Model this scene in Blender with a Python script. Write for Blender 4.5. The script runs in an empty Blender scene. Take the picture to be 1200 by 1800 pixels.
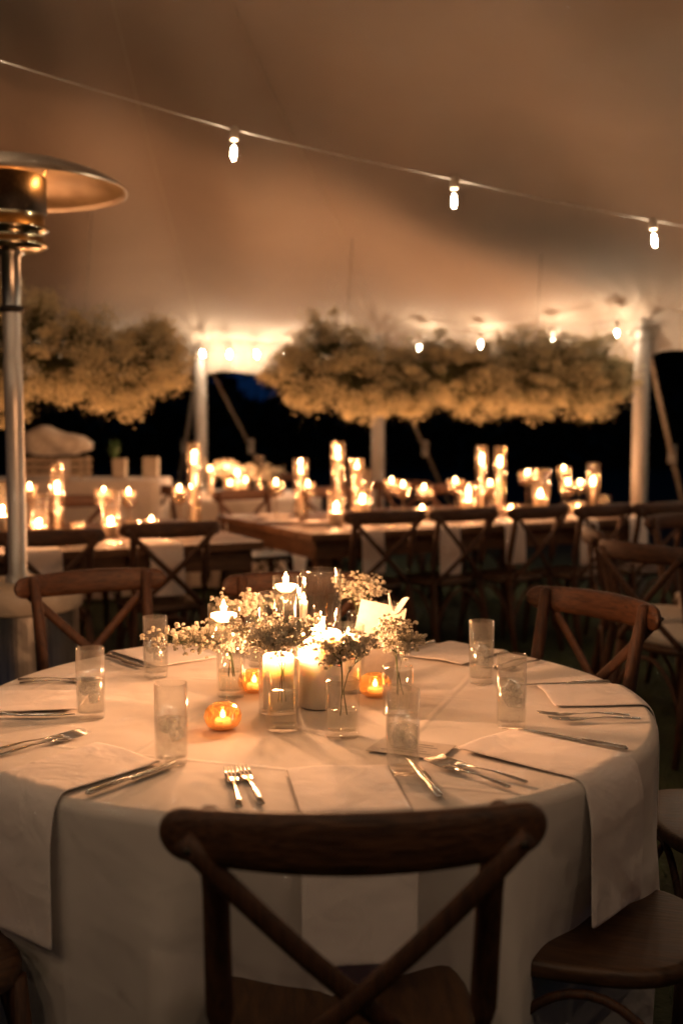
import bpy, math, random
import numpy as np
from mathutils import Vector, Matrix
random.seed(7); rng = np.random.default_rng(7)
R = math.radians; PI = math.pi
sc = bpy.context.scene
col = sc.collection

# ------------------------------------------------------------------ camera
cam_d = bpy.data.cameras.new('camera'); cam = bpy.data.objects.new('camera', cam_d); col.objects.link(cam)
cam.location = (0, 0, 1.388); cam.rotation_euler = (R(90) - math.atan(160 / 1970), 0, 0)
cam_d.sensor_fit = 'VERTICAL'; cam_d.sensor_height = 36; cam_d.lens = 36 * 1970 / 1800
cam_d.clip_start = 0.05; cam_d.clip_end = 400
cam_d.dof.use_dof = True; cam_d.dof.focus_distance = 2.4; cam_d.dof.aperture_fstop = 2.2
sc.camera = cam
sc.render.resolution_x = 682; sc.render.resolution_y = 1024

# ------------------------------------------------------------------ night sky
world = bpy.data.worlds.new('World'); sc.world = world; world.use_nodes = True
wn = world.node_tree.nodes; wl = world.node_tree.links
wn['Background'].inputs[0].default_value = (.0018, .010, .036, 1)       # last deep blue of the night sky
wn['Background'].inputs[1].default_value = 0.5
sc.view_settings.view_transform = 'Standard'; sc.view_settings.look = 'None'
sc.view_settings.exposure = 0.6; sc.view_settings.gamma = 1
sc.render.engine = 'CYCLES'
sc.cycles.use_adaptive_sampling = True; sc.cycles.adaptive_threshold = .02
sc.cycles.transparent_max_bounces = 24; sc.cycles.max_bounces = 4; sc.cycles.diffuse_bounces = 3; sc.cycles.glossy_bounces = 3; sc.cycles.transmission_bounces = 3
sc.cycles.sample_clamp_indirect = 3; sc.cycles.caustics_reflective = False; sc.cycles.caustics_refractive = False

CANDLE = (1.0, 0.45, 0.20); BULB = (1.0, 0.73, 0.48)
W_NEAR = 7.2; W_FAR = 3.9; W_BULB = 4.0

# ------------------------------------------------------------------ materials
def mat(name):
    m = bpy.data.materials.new(name); m.use_nodes = True
    return m, m.node_tree.nodes, m.node_tree.links, m.node_tree.nodes['Principled BSDF']

def noisy(name, c1, c2, scale=8, rough=0.6, stretch=(1, 1, 1), bump=0.0, bscale=None, metallic=0.0, detail=3, sss=0.0, sheen=0.0, distort=0.0, rvar=0.0, lo=0.35, hi=0.65):
    m, n, l, p = mat(name)
    tc = n.new('ShaderNodeTexCoord'); mp = n.new('ShaderNodeMapping'); mp.inputs['Scale'].default_value = stretch
    l.new(tc.outputs['Object'], mp.inputs[0])
    t = n.new('ShaderNodeTexNoise'); t.inputs['Scale'].default_value = scale; t.inputs['Detail'].default_value = detail
    t.inputs['Distortion'].default_value = distort
    l.new(mp.outputs[0], t.inputs[0])
    r = n.new('ShaderNodeValToRGB'); r.color_ramp.elements[0].position = lo; r.color_ramp.elements[1].position = hi
    r.color_ramp.elements[0].color = (*c1, 1); r.color_ramp.elements[1].color = (*c2, 1)
    l.new(t.outputs[0], r.inputs[0]); l.new(r.outputs[0], p.inputs['Base Color'])
    p.inputs['Roughness'].default_value = rough; p.inputs['Metallic'].default_value = metallic
    if rvar:
        mr = n.new('ShaderNodeMapRange'); mr.inputs[3].default_value = rough - rvar; mr.inputs[4].default_value = rough + rvar
        l.new(t.outputs[0], mr.inputs[0]); l.new(mr.outputs[0], p.inputs['Roughness'])
    if sheen: p.inputs['Sheen Weight'].default_value = sheen
    if sss:
        p.inputs['Subsurface Weight'].default_value = sss; p.inputs['Subsurface Radius'].default_value = (1, .88, .76); p.inputs['Subsurface Scale'].default_value = 0.035
    if bump:
        t2 = n.new('ShaderNodeTexNoise'); t2.inputs['Scale'].default_value = bscale or scale; t2.inputs['Detail'].default_value = 2
        l.new(mp.outputs[0], t2.inputs[0])
        b = n.new('ShaderNodeBump'); b.inputs['Strength'].default_value = bump; b.inputs['Distance'].default_value = 0.01
        l.new(t2.outputs[0], b.inputs['Height']); l.new(b.outputs[0], p.inputs['Normal'])
    return m

def thin_glass(name, tint=(.97, .97, .96), ior=1.5, rough=0.015, veil=0.0, veilcol=(.8, .8, .8), gscale=1.0, bump=0.0, bscale=60):
    """clear thin wall: light goes straight through, the surface mirrors by Fresnel; veil = condensation / cloudiness / painted candle glow"""
    m = bpy.data.materials.new(name); m.use_nodes = True; n = m.node_tree.nodes; l = m.node_tree.links
    n.remove(n['Principled BSDF']); out = n['Material Output']
    tr = n.new('ShaderNodeBsdfTransparent'); tr.inputs[0].default_value = (*tint, 1)
    gl = n.new('ShaderNodeBsdfGlossy'); gl.inputs['Roughness'].default_value = rough; gl.inputs[0].default_value = (1, 1, 1, 1)
    f0 = ((ior - 1) / (ior + 1)) ** 2 * gscale                      # Schlick, the same from both sides of the wall
    lw = n.new('ShaderNodeLayerWeight'); lw.inputs[0].default_value = .5
    pw = n.new('ShaderNodeMath'); pw.operation = 'POWER'; pw.inputs[1].default_value = 4.5; l.new(lw.outputs['Facing'], pw.inputs[0])
    mu = n.new('ShaderNodeMath'); mu.operation = 'MULTIPLY_ADD'; mu.inputs[1].default_value = .85 - f0; mu.inputs[2].default_value = f0; mu.use_clamp = True
    l.new(pw.outputs[0], mu.inputs[0])
    mx = n.new('ShaderNodeMixShader'); l.new(mu.outputs[0], mx.inputs[0])
    base = tr.outputs[0]
    if veil:
        df = n.new('ShaderNodeBsdfDiffuse'); df.inputs[0].default_value = (*veilcol, 1)
        tl = n.new('ShaderNodeBsdfTranslucent'); tl.inputs[0].default_value = (*veilcol, 1)
        m2 = n.new('ShaderNodeMixShader'); m2.inputs[0].default_value = .55
        l.new(df.outputs[0], m2.inputs[1]); l.new(tl.outputs[0], m2.inputs[2])
        m3 = n.new('ShaderNodeMixShader')
        tx = n.new('ShaderNodeTexNoise'); tx.inputs['Scale'].default_value = 90; tx.inputs['Detail'].default_value = 3
        tc = n.new('ShaderNodeTexCoord'); l.new(tc.outputs['Object'], tx.inputs[0])
        mr = n.new('ShaderNodeMapRange'); mr.inputs[1].default_value = .3; mr.inputs[2].default_value = .7
        mr.inputs[3].default_value = veil * .7; mr.inputs[4].default_value = min(1, veil * 1.3); l.new(tx.outputs[0], mr.inputs[0])
        l.new(mr.outputs[0], m3.inputs[0]); l.new(tr.outputs[0], m3.inputs[1]); l.new(m2.outputs[0], m3.inputs[2])
        base = m3.outputs[0]
    if bump:
        tb = n.new('ShaderNodeTexNoise'); tb.inputs['Scale'].default_value = bscale
        tcb = n.new('ShaderNodeTexCoord'); l.new(tcb.outputs['Object'], tb.inputs[0])
        b = n.new('ShaderNodeBump'); b.inputs['Strength'].default_value = bump; b.inputs['Distance'].default_value = .004
        l.new(tb.outputs[0], b.inputs['Height']); l.new(b.outputs[0], gl.inputs['Normal'])
    l.new(base, mx.inputs[1]); l.new(gl.outputs[0], mx.inputs[2]); l.new(mx.outputs[0], out.inputs[0])
    return m

def glow(name, color, strength):
    """additive luminous gas / filament: emits and does not block light"""
    m = bpy.data.materials.new(name); m.use_nodes = True; n = m.node_tree.nodes; l = m.node_tree.links
    n.remove(n['Principled BSDF']); out = n['Material Output']
    e = n.new('ShaderNodeEmission'); e.inputs[0].default_value = (*color, 1); e.inputs[1].default_value = strength
    t = n.new('ShaderNodeBsdfTransparent'); a = n.new('ShaderNodeAddShader')
    l.new(e.outputs[0], a.inputs[0]); l.new(t.outputs[0], a.inputs[1]); l.new(a.outputs[0], out.inputs[0])
    m.cycles.emission_sampling = 'NONE'
    return m

def linen(name, c=(.80, .76, .70), wr=.35, wscale=5.0, creases=()):
    m, n, l, p = mat(name)
    tc = n.new('ShaderNodeTexCoord')
    t = n.new('ShaderNodeTexNoise'); t.inputs['Scale'].default_value = 3; t.inputs['Detail'].default_value = 2; l.new(tc.outputs['Object'], t.inputs[0])
    r = n.new('ShaderNodeValToRGB'); r.color_ramp.elements[0].color = (c[0] * .93, c[1] * .92, c[2] * .91, 1); r.color_ramp.elements[1].color = (*c, 1)
    l.new(t.outputs[0], r.inputs[0]); l.new(r.outputs[0], p.inputs['Base Color'])
    p.inputs['Roughness'].default_value = .85; p.inputs['Sheen Weight'].default_value = .25
    w = n.new('ShaderNodeTexNoise'); w.inputs['Scale'].default_value = wscale; w.inputs['Detail'].default_value = 2; w.inputs['Distortion'].default_value = .8; l.new(tc.outputs['Object'], w.inputs[0])
    b1 = n.new('ShaderNodeBump'); b1.inputs['Strength'].default_value = wr; b1.inputs['Distance'].default_value = .02; l.new(w.outputs[0], b1.inputs['Height'])
    prev = b1
    for ang, per, ofs in creases:                     # pressed fold lines left from storage
        vr = n.new('ShaderNodeVectorRotate'); vr.rotation_type = 'Z_AXIS'; vr.inputs['Angle'].default_value = R(ang); l.new(tc.outputs['Object'], vr.inputs['Vector'])
        sx = n.new('ShaderNodeSeparateXYZ'); l.new(vr.outputs[0], sx.inputs[0])
        ad = n.new('ShaderNodeMath'); ad.operation = 'ADD'; ad.inputs[1].default_value = ofs; l.new(sx.outputs[0], ad.inputs[0])
        pg = n.new('ShaderNodeMath'); pg.operation = 'PINGPONG'; pg.inputs[1].default_value = per; l.new(ad.outputs[0], pg.inputs[0])
        mr = n.new('ShaderNodeMapRange'); mr.interpolation_type = 'SMOOTHSTEP'; mr.inputs[1].default_value = 0; mr.inputs[2].default_value = .012; mr.inputs[3].default_value = 1; mr.inputs[4].default_value = 0
        l.new(pg.outputs[0], mr.inputs[0])
        bc = n.new('ShaderNodeBump'); bc.inputs['Strength'].default_value = .35; bc.inputs['Distance'].default_value = .004; l.new(mr.outputs[0], bc.inputs['Height'])
        l.new(prev.outputs[0], bc.inputs['Normal']); prev = bc
    l.new(prev.outputs[0], p.inputs['Normal'])
    return m

M = {}
M['chair_x'] = noisy('chair_wood_rail', (.036, .013, .005), (.10, .038, .013), 5, .55, (2.2, 22, 22), .25, 9, distort=1.2, rvar=.08)
M['chair_z'] = noisy('chair_wood_post', (.036, .013, .005), (.09, .034, .012), 5, .62, (22, 22, 2.2), .25, 9, distort=1.0, rvar=.08)
M['chair_seat'] = noisy('chair_seat_wood', (.04, .018, .008), (.085, .04, .017), 4, .5, (18, 2.5, 18), .15, 8, distort=.8, rvar=.08)
M['chair_seat_pale'] = noisy('chair_seat_cushion', (.50, .46, .40), (.58, .53, .46), 20, .8, bump=.15, bscale=200)
M['farm'] = noisy('farm_table_wood', (.075, .035, .016), (.16, .078, .035), 3.5, .58, (2.0, 14, 14), .3, 6, distort=1.0, rvar=.1)
M['linen'] = linen('table_linen', (.72, .66, .60), .45, 5, ((18, .24, .07), (108, .31, .02)))
M['napkin'] = linen('napkin_linen', (.84, .76, .71), .3, 11)
M['canvas'] = noisy('tent_canvas', (.30, .255, .212), (.355, .30, .25), .8, .85)
M['paper'] = noisy('card_paper', (.56, .50, .44), (.62, .56, .50), 60, .7)
M['ink'] = noisy('printed_ink', (.20, .18, .16), (.26, .23, .2), 60, .8)
M['ribbon'] = noisy('ribbon', (.72, .66, .58), (.8, .74, .66), 30, .5)
M['silver'] = noisy('cutlery_steel', (.55, .54, .52), (.66, .65, .62), 40, .2, metallic=1.0, bump=.05, bscale=60, rvar=.06)
M['steel'] = noisy('brushed_steel', (.42, .42, .40), (.58, .57, .54), 6, .3, (60, 60, .6), .06, 12, metallic=1.0, rvar=.1)
M['reflector'] = noisy('heater_reflector', (.26, .21, .16), (.36, .30, .23), 7, .34, bump=.35, bscale=9, metallic=.6, rvar=.08)
M['brass'] = noisy('burner_collar', (.30, .25, .16), (.42, .36, .24), 7, .2, metallic=1.0, rvar=.06)
M['post'] = noisy('satin_steel_tube', (.52, .49, .45), (.62, .59, .54), 6, .36, (60, 60, .6), .06, 12, metallic=.55, rvar=.08)
M['mesh'] = noisy('burner_mesh', (.015, .012, .01), (.035, .028, .022), 120, .55, metallic=.6)
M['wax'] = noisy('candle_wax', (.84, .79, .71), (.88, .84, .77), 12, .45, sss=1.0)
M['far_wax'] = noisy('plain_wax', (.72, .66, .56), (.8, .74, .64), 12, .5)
M['wick'] = noisy('wick', (.01, .01, .01), (.03, .025, .02), 50, .9)
M['flame'] = glow('flame', (1, .58, .22), 26)
M['filament'] = glow('bulb_filament', (1, .88, .68), 80)
M['burner'] = glow('burner_glow', (1, .30, .06), 2.2)
M['glass'] = thin_glass('clear_glass', gscale=2.0, bump=.08, bscale=25)
M['hurricane'] = thin_glass('glow_tinted_glass', (.88, .81, .73), gscale=3.4, rough=.05, veil=.03, veilcol=(.8, .66, .5), bump=.25, bscale=22)  # brown tint and veil put the candles' amber glow into the glass colour
M['vase_water'] = thin_glass('vase_water', (.93, .93, .90), 1.33, .02, veil=.06, veilcol=(.8, .78, .7))
M['tumbler'] = thin_glass('frosted_tumbler', (.985, .985, .975), 1.5, .10, veil=.05, veilcol=(.86, .86, .82), gscale=2.0)
M['ice_water'] = thin_glass('ice_water', (.96, .965, .955), 1.33, .05, veil=.045, veilcol=(.8, .82, .8), gscale=2.0, bump=.5, bscale=70)
M['ice'] = thin_glass('ice', (.93, .94, .94), 1.31, .08, veil=.3, veilcol=(.85, .87, .87), bump=.6, bscale=60)
M['amber'] = thin_glass('amber_glass', (1, .76, .45), 1.55, .08, veil=.12, veilcol=(1, .66, .32), gscale=3.2)
M['blossom'] = None
M['stem'] = noisy('flower_stem', (.05, .08, .025), (.10, .13, .05), 20, .6)
M['twig'] = noisy('dry_twig', (.07, .08, .03), (.14, .14, .06), 20, .7)
M['pole'] = noisy('white_pole', (.25, .232, .21), (.31, .285, .26), 5, .55, (8, 8, 1), .15, 10)
M['rope'] = noisy('webbing_strap', (.15, .13, .105), (.22, .19, .155), 30, .8)
M['seam'] = noisy('seam_webbing', (.46, .41, .34), (.5, .45, .37), 30, .8)
M['cable'] = noisy('white_cable', (.34, .31, .27), (.42, .38, .33), 30, .45)
M['socket'] = noisy('bulb_socket', (.42, .36, .28), (.5, .43, .34), 30, .4)
M['bark'] = noisy('tree_bark', (.03, .022, .015), (.06, .045, .03), 12, .9)
M['leaf'] = noisy('tree_leaf', (.02, .035, .012), (.045, .065, .02), 2, .7)
M['houseplant'] = noisy('plant_leaf', (.05, .12, .03), (.10, .20, .05), 6, .5)
M['crate'] = noisy('pale_crate_wood', (.36, .29, .21), (.50, .42, .32), 4, .6, (3, 20, 20), .2, 6)
M['planter'] = noisy('planter_box', (.46, .40, .32), (.55, .49, .40), 8, .7, bump=.1)
M['screw'] = noisy('screw_head', (.02, .015, .01), (.05, .04, .03), 60, .4, metallic=.5)

def blossom_mat(name, c, trans):
    m, n, l, p = mat(name)
    oi = n.new('ShaderNodeTexNoise'); oi.inputs['Scale'].default_value = 14; tc = n.new('ShaderNodeTexCoord'); l.new(tc.outputs['Object'], oi.inputs[0])
    r = n.new('ShaderNodeValToRGB'); r.color_ramp.elements[0].position = .3; r.color_ramp.elements[1].position = .7
    r.color_ramp.elements[0].color = (c[0] * .8, c[1] * .78, c[2] * .68, 1); r.color_ramp.elements[1].color = (*c, 1)
    l.new(oi.outputs[0], r.inputs[0]); l.new(r.outputs[0], p.inputs['Base Color']); p.inputs['Roughness'].default_value = .8
    tl = n.new('ShaderNodeBsdfTranslucent'); l.new(r.outputs[0], tl.inputs[0])
    mx = n.new('ShaderNodeMixShader'); mx.inputs[0].default_value = trans
    l.new(p.outputs[0], mx.inputs[1]); l.new(tl.outputs[0], mx.inputs[2]); l.new(mx.outputs[0], n['Material Output'].inputs[0])
    return m
M['blossom'] = blossom_mat('blossom', (.66, .62, .53), .5)
M['dry_blossom'] = blossom_mat('cloud_blossom', (.84, .76, .52), .25)
M['fur'] = noisy('sheepskin', (.60, .55, .47), (.80, .76, .68), 26, .95, (1, 1, 2), 1.0, 60, sheen=.6)

def grass_mat():
    m = noisy('lawn_soil', (.012, .02, .006), (.035, .05, .014), 3, .95, bump=.6, bscale=40)
    return m
M['lawn'] = grass_mat()
M['blade'] = noisy('grass_blade', (.03, .055, .012), (.075, .11, .03), 1.5, .6)

# ------------------------------------------------------------------ mesh helpers
def tag(o, label=None, cat=None, group=None, kind=None):
    if label: o['label'] = label
    if cat: o['category'] = cat
    if group: o['group'] = group
    if kind: o['kind'] = kind
    return o

def thing(name, label, cat, loc=(0, 0, 0), rz=0.0, group=None):
    o = bpy.data.objects.new(name, None); col.objects.link(o)
    o.empty_display_size = .05; o.location = loc; o.rotation_euler = (0, 0, rz)
    return tag(o, label, cat, group)

class MB:
    def __init__(s): s.v = []; s.f = []
    def add(s, vs, fs):
        b = len(s.v); s.v += [tuple(x) for x in vs]; s.f += [tuple(i + b for i in f) for f in fs]; return s
    def lathe(s, prof, seg=24, c=(0, 0, 0), cap=True, mod=None):
        vs = []; fs = []
        for k, (r, z) in enumerate(prof):
            for j in range(seg):
                a = 2 * PI * j / seg; rr = r * (mod(a, k) if mod else 1)
                vs.append((c[0] + rr * math.cos(a), c[1] + rr * math.sin(a), c[2] + z))
        for k in range(len(prof) - 1):
            for j in range(seg):
                a, b = k * seg + j, k * seg + (j + 1) % seg
                fs.append((a, b, b + seg, a + seg))
        if cap:
            if prof[0][0] > 1e-5: fs.append(tuple(range(seg))[::-1])
            if prof[-1][0] > 1e-5: fs.append(tuple(range((len(prof) - 1) * seg, len(prof) * seg)))
        return s.add(vs, fs)
    def tube(s, path, rad, seg=10, flat=None, up=(0, 0, 1), cap=True):
        P = [Vector(p) for p in path]; n = len(P); vs = []; fs = []; up = Vector(up)
        for i, p in enumerate(P):
            t = (P[min(i + 1, n - 1)] - P[max(i - 1, 0)]).normalized()
            x = t.cross(up)
            if x.length < 1e-3: x = t.cross(Vector((1, 0, 0)))
            x.normalize(); y = x.cross(t).normalized()
            r = rad[i] if isinstance(rad, (list, tuple)) else rad
            fx, fy = flat if flat else (1, 1)
            for j in range(seg):
                a = 2 * PI * j / seg
                vs.append(p + x * (r * fx * math.cos(a)) + y * (r * fy * math.sin(a)))
        for i in range(n - 1):
            for j in range(seg):
                a, b = i * seg + j, i * seg + (j + 1) % seg
                fs.append((a, b, b + seg, a + seg))
        if cap: fs.append(tuple(range(seg))[::-1]); fs.append(tuple(range((n - 1) * seg, n * seg)))
        return s.add(vs, fs)
    def box(s, a, b):
        x0, y0, z0 = a; x1, y1, z1 = b
        return s.add([(x0, y0, z0), (x1, y0, z0), (x1, y1, z0), (x0, y1, z0), (x0, y0, z1), (x1, y0, z1), (x1, y1, z1), (x0, y1, z1)],
                     [(0, 3, 2, 1), (4, 5, 6, 7), (0, 1, 5, 4), (1, 2, 6, 5), (2, 3, 7, 6), (3, 0, 4, 7)])
    def grid(s, pts, wrap=False):
        nu = len(pts); nv = len(pts[0]); vs = [p for row in pts for p in row]; fs = []
        for i in range(nu if wrap else nu - 1):
            for j in range(nv - 1):
                a = i * nv + j; b = ((i + 1) % nu) * nv + j
                fs.append((a, b, b + 1, a + 1))
        return s.add(vs, fs)
    def mesh(s, name, m, smooth=True):
        me = bpy.data.meshes.new(name); me.from_pydata(s.v, [], s.f)
        if m: me.materials.append(m)
        if smooth: me.polygons.foreach_set('use_smooth', [True] * len(me.polygons))
        me.update(); return me
    def build(s, name, m, parent=None, smooth=True, loc=None, bevel=0, angle=None):
        o = bpy.data.objects.new(name, s.mesh(name, m, smooth)); col.objects.link(o); o.parent = parent
        if loc: o.location = loc
        if bevel:
            b = o.modifiers.new('bevel', 'BEVEL'); b.width = bevel; b.segments = 2; b.limit_method = 'ANGLE'; b.angle_limit = R(40)
        if smooth and (angle or bevel):
            o.data.set_sharp_from_angle(angle=R(angle or 40))
        return o

def put(name, me, parent=None, loc=(0, 0, 0), rot=(0, 0, 0), scale=(1, 1, 1)):
    o = bpy.data.objects.new(name, me); col.objects.link(o); o.parent = parent
    o.location = loc; o.rotation_euler = rot; o.scale = scale; return o

def copy_tree(o, parent=None):
    c = o.copy(); col.objects.link(c); c.parent = parent
    for ch in list(o.children): copy_tree(ch, c)
    return c

def np_mesh(name, V, F, m, smooth=False):
    """V (n,3) array, F (m,k) array of equal-size faces"""
    me = bpy.data.meshes.new(name); k = F.shape[1]
    me.vertices.add(len(V)); me.vertices.foreach_set('co', V.astype(np.float32).ravel())
    me.loops.add(F.size); me.loops.foreach_set('vertex_index', F.astype(np.int32).ravel())
    me.polygons.add(len(F)); me.polygons.foreach_set('loop_start', np.arange(0, F.size, k, dtype=np.int32))
    me.update(calc_edges=True); me.materials.append(m)
    if smooth: me.polygons.foreach_set('use_smooth', np.ones(len(F), bool))
    return me

def lerp(a, b, t): return a + (b - a) * t
def smooth01(t): t = max(0, min(1, t)); return t * t * (3 - 2 * t)
ORD = ['first', 'second', 'third', 'fourth', 'fifth', 'sixth', 'seventh', 'eighth', 'ninth', 'tenth', 'eleventh', 'twelfth', 'thirteenth', 'fourteenth']

def point_light(name, parent, loc, watts, color, radius):
    d = bpy.data.lights.new(name, 'POINT'); d.energy = watts; d.color = color; d.shadow_soft_size = radius
    o = bpy.data.objects.new(name, d); col.objects.link(o); o.parent = parent; o.location = loc
    return o

# ================================================================== SETTING: lawn, trees, tent
N = 60
gp = [[(lerp(-90, 90, i / N), lerp(-40, 140, j / N), 0.0) for j in range(N + 1)] for i in range(N + 1)]
tag(MB().grid(gp).build('lawn', M['lawn']), kind='structure')
# grass blades where the lawn shows between the chairs
nb = 42000
bx = rng.uniform(-3.2, 4.2, nb); by = rng.uniform(2.6, 9.0, nb)
hh = rng.uniform(.015, .05, nb); aa = rng.uniform(0, 2 * PI, nb); ww = rng.uniform(.0012, .0026, nb); ln = rng.uniform(0, .03, nb); la = rng.uniform(0, 2 * PI, nb)
V = np.zeros((nb, 3, 3)); V[:, 0] = np.stack([bx - ww * np.cos(aa), by - ww * np.sin(aa), np.full(nb, -.002)], 1)
V[:, 1] = np.stack([bx + ww * np.cos(aa), by + ww * np.sin(aa), np.full(nb, -.002)], 1)
V[:, 2] = np.stack([bx + ln * np.cos(la), by + ln * np.sin(la), hh], 1)
o = put('grass', np_mesh('grass', V.reshape(-1, 3), np.arange(nb * 3).reshape(-1, 3), M['blade']))
tag(o, 'short dark green lawn grass between the chairs and tables', 'grass', kind='stuff')

# dark trees beyond the tent
def tree(x, y, h, w, label):
    t = thing('night_tree', label, 'tree', (x, y, 0), 0, 'dark trees beyond the tent')
    mb = MB().tube([(0, 0, -.1), (.1, 0, h * .3), (-.05, .1, h * .6), (0, 0, h * .9)], [.3, .24, .14, .03], 8)
    for k in range(7):
        a = k * 2.4; z = h * (.25 + .07 * k)
        mb.tube([(0, 0, z), (w * .3 * math.cos(a), w * .3 * math.sin(a), z + h * .1), (w * .6 * math.cos(a), w * .6 * math.sin(a), z + h * .22)], [.1, .07, .02], 6)
    mb.build('trunk', M['bark'], t)
    n = 7000
    ncl = 46; cc = rng.normal(size=(ncl, 3)); cc /= np.linalg.norm(cc, axis=1)[:, None]; cc *= rng.uniform(.35, 1, (ncl, 1)) ** .5
    cc = cc * np.array([w, w, h * .42]) + np.array([0, 0, h * .55])
    idx = rng.integers(0, ncl, n); P = cc[idx] + rng.normal(size=(n, 3)) * w * .16; P[:, 2] = np.maximum(P[:, 2], .3)
    q = rng.normal(size=(n, 2, 3)) * .42
    V = np.stack([P - q[:, 0], P + q[:, 1] * .6, P + q[:, 0], P - q[:, 1] * .6], 1).reshape(-1, 3)
    cr = put('crown', np_mesh('crown', V, np.arange(n * 4).reshape(-1, 4), M['leaf']), t); tag(cr, kind='stuff')
    return t
for (x, y, h, w, lb) in [(-20, 40, 12, 5.5, 'black tree silhouette behind the left flower cloud'), (-12.5, 44, 11, 4.6, 'black tree silhouette behind the covered white bar'),
                         (-6.55, 40, 9, 2.7, 'low black tree just left of the deep blue gap of sky'), (.15, 38, 9, 3.0, 'black tree silhouette right of the deep blue gap of sky'),
                         (5, 42, 10, 4.6, 'black tree silhouette behind the long flower cloud'), (12, 40, 11, 4.8, 'black tree silhouette behind the right tent pole'),
                         (19.5, 42, 11, 5, 'black tree silhouette at the far right edge')]:
    tree(x, y, h, w, lb)

def hedge(x0, x1, y, h, label):
    t = thing('boundary_hedge', label, 'hedge', ((x0 + x1) / 2, y, 0)); w = x1 - x0; n = int(w * 420)
    P = np.stack([rng.uniform(-w / 2, w / 2, n), rng.normal(0, .45, n), rng.uniform(0, 1, n) ** .8 * h], 1); P[:, 2] *= 1 + .10 * np.sin(P[:, 0] * 1.3) + .08 * np.sin(P[:, 0] * 3.1)
    q = rng.normal(size=(n, 2, 3)) * .16
    V = np.stack([P - q[:, 0], P + q[:, 1] * .6, P + q[:, 0], P - q[:, 1] * .6], 1).reshape(-1, 3); V[:, 2] = np.maximum(V[:, 2], .0)
    tag(put('foliage', np_mesh('foliage', V, np.arange(n * 4).reshape(-1, 4), M['leaf']), t), kind='stuff')
    MB().box((-w / 2, -.25, 0), (w / 2, .25, h * .8)).build('branches', M['bark'], t, False)
hedge(-24, 24, 33, 2.05, 'long black hedge across the dark garden behind the tent')

# ---- the tent: membrane hung between side poles and a high centre
PP = [(2.24, 8.4), (.33, 10.0), (-1.37, 11.0), (-3.6, 11.7), (-6.2, 11.2), (-8.2, 9.2), (-8.9, 6.2), (-8.6, 2.8), (-7.6, -.6), (-5.4, -3.2), (-2.4, -4.4), (.8, -4.2), (3.8, -2.8), (5.6, -.4), (6.0, 2.4), (5.4, 5.0), (4.1, 7.0)]
NPP = len(PP); TC = (-1.0, 3.0); EAVE = 2.17
def perim(u):                                       # u in pole units
    i = int(math.floor(u)); t = u - i
    p0, p1, p2, p3 = (Vector(PP[(i + k) % NPP]) for k in (-1, 0, 1, 2))
    sp = 0.5 * ((2 * p1) + (-p0 + p2) * t + (2 * p0 - 5 * p1 + 4 * p2 - p3) * t * t + (-p0 + 3 * p1 - 3 * p2 + p3) * t ** 3)
    st = p1.lerp(p2, t)
    return st.lerp(sp, .35)
def roof(u, v):                                     # v = 1 at the eave, 0 at the peak
    e = perim(u); x = lerp(TC[0], e.x, v); y = lerp(TC[1], e.y, v)
    k = 1 - v; ph = u - math.floor(u)
    z = EAVE + 1.75 * k ** .92 + .25 * k * k
    ridge = .5 + .5 * math.cos(2 * PI * ph)            # 1 on a pole line, 0 half way
    z += .12 * (ridge - .5) * math.exp(-((k - .32) / .26) ** 2)
    z -= .05 * (1 - ridge) * math.exp(-(k / .10) ** 2)
    z += .07 * math.sin(1.05 * x + .75 * y + .6) * smooth01(k * 2.5)
    # gathered pleats round each pole head
    i = round(u) % NPP; dx = x - PP[i][0]; dy = y - PP[i][1]; d = math.hypot(dx, dy)
    if d < 1.2:
        an = math.atan2(dy, dx)
        z += .045 * math.sin(an * 17 + i) * smooth01(d / .12) * math.exp(-(d / .42) ** 2) - .05 * math.exp(-(d / .16) ** 2)
    return (x, y, z)
tent = thing('marquee_tent', 'pale canvas marquee roof glowing brown over the whole dinner', 'tent', (TC[0], TC[1], 0))
def rel(p): return (p[0] - TC[0], p[1] - TC[1], p[2])
NU = 17 * 56
vv = [0, .05, .1, .15, .2, .25, .3, .34, .38, .42, .46, .5, .54, .58, .62, .66, .7, .73, .76, .79, .81, .83, .85, .865, .88, .89, .9, .91, .92, .93, .94, .95, .96, .97, .98, .99, 1.0]
MB().grid([[rel(roof(u * NPP / NU, v)) for v in vv] for u in range(NU)], wrap=True).build('roof', M['canvas'], tent)
def val(u, d):
    e = perim(u); c = Vector((e.x - TC[0], e.y - TC[1])); c.normalize()
    z = roof(u, 1.0)[2]; w = .018 * math.sin(u * 41) * d / .3 + .012 * math.sin(u * 23 + 1) * d / .3
    return rel((e.x + c.x * (.012 + w + .05 * d), e.y + c.y * (.012 + w + .05 * d), z + .004 - d))
MB().grid([[val(u * NPP / NU, d) for d in (0, .05, .1, .15, .2, .25, .30)] for u in range(NU)], wrap=True).build('valance', M['canvas'], tent)
for i in (16, 1, 2, 3):
    pts = [rel((lambda p: (p[0], p[1], p[2] - .006))(roof(i, 1 - .02 * k))) for k in range(1, 44)]
    MB().tube(pts, .0022, 5).build('seam', M['seam'], tent)
for v in ():
    pts = [rel((lambda p: (p[0], p[1], p[2] - .006))(roof(-1.0 + .05 * k, v))) for k in range(121)]
    MB().tube(pts, .003, 5).build('seam', M['seam'], tent)

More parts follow.
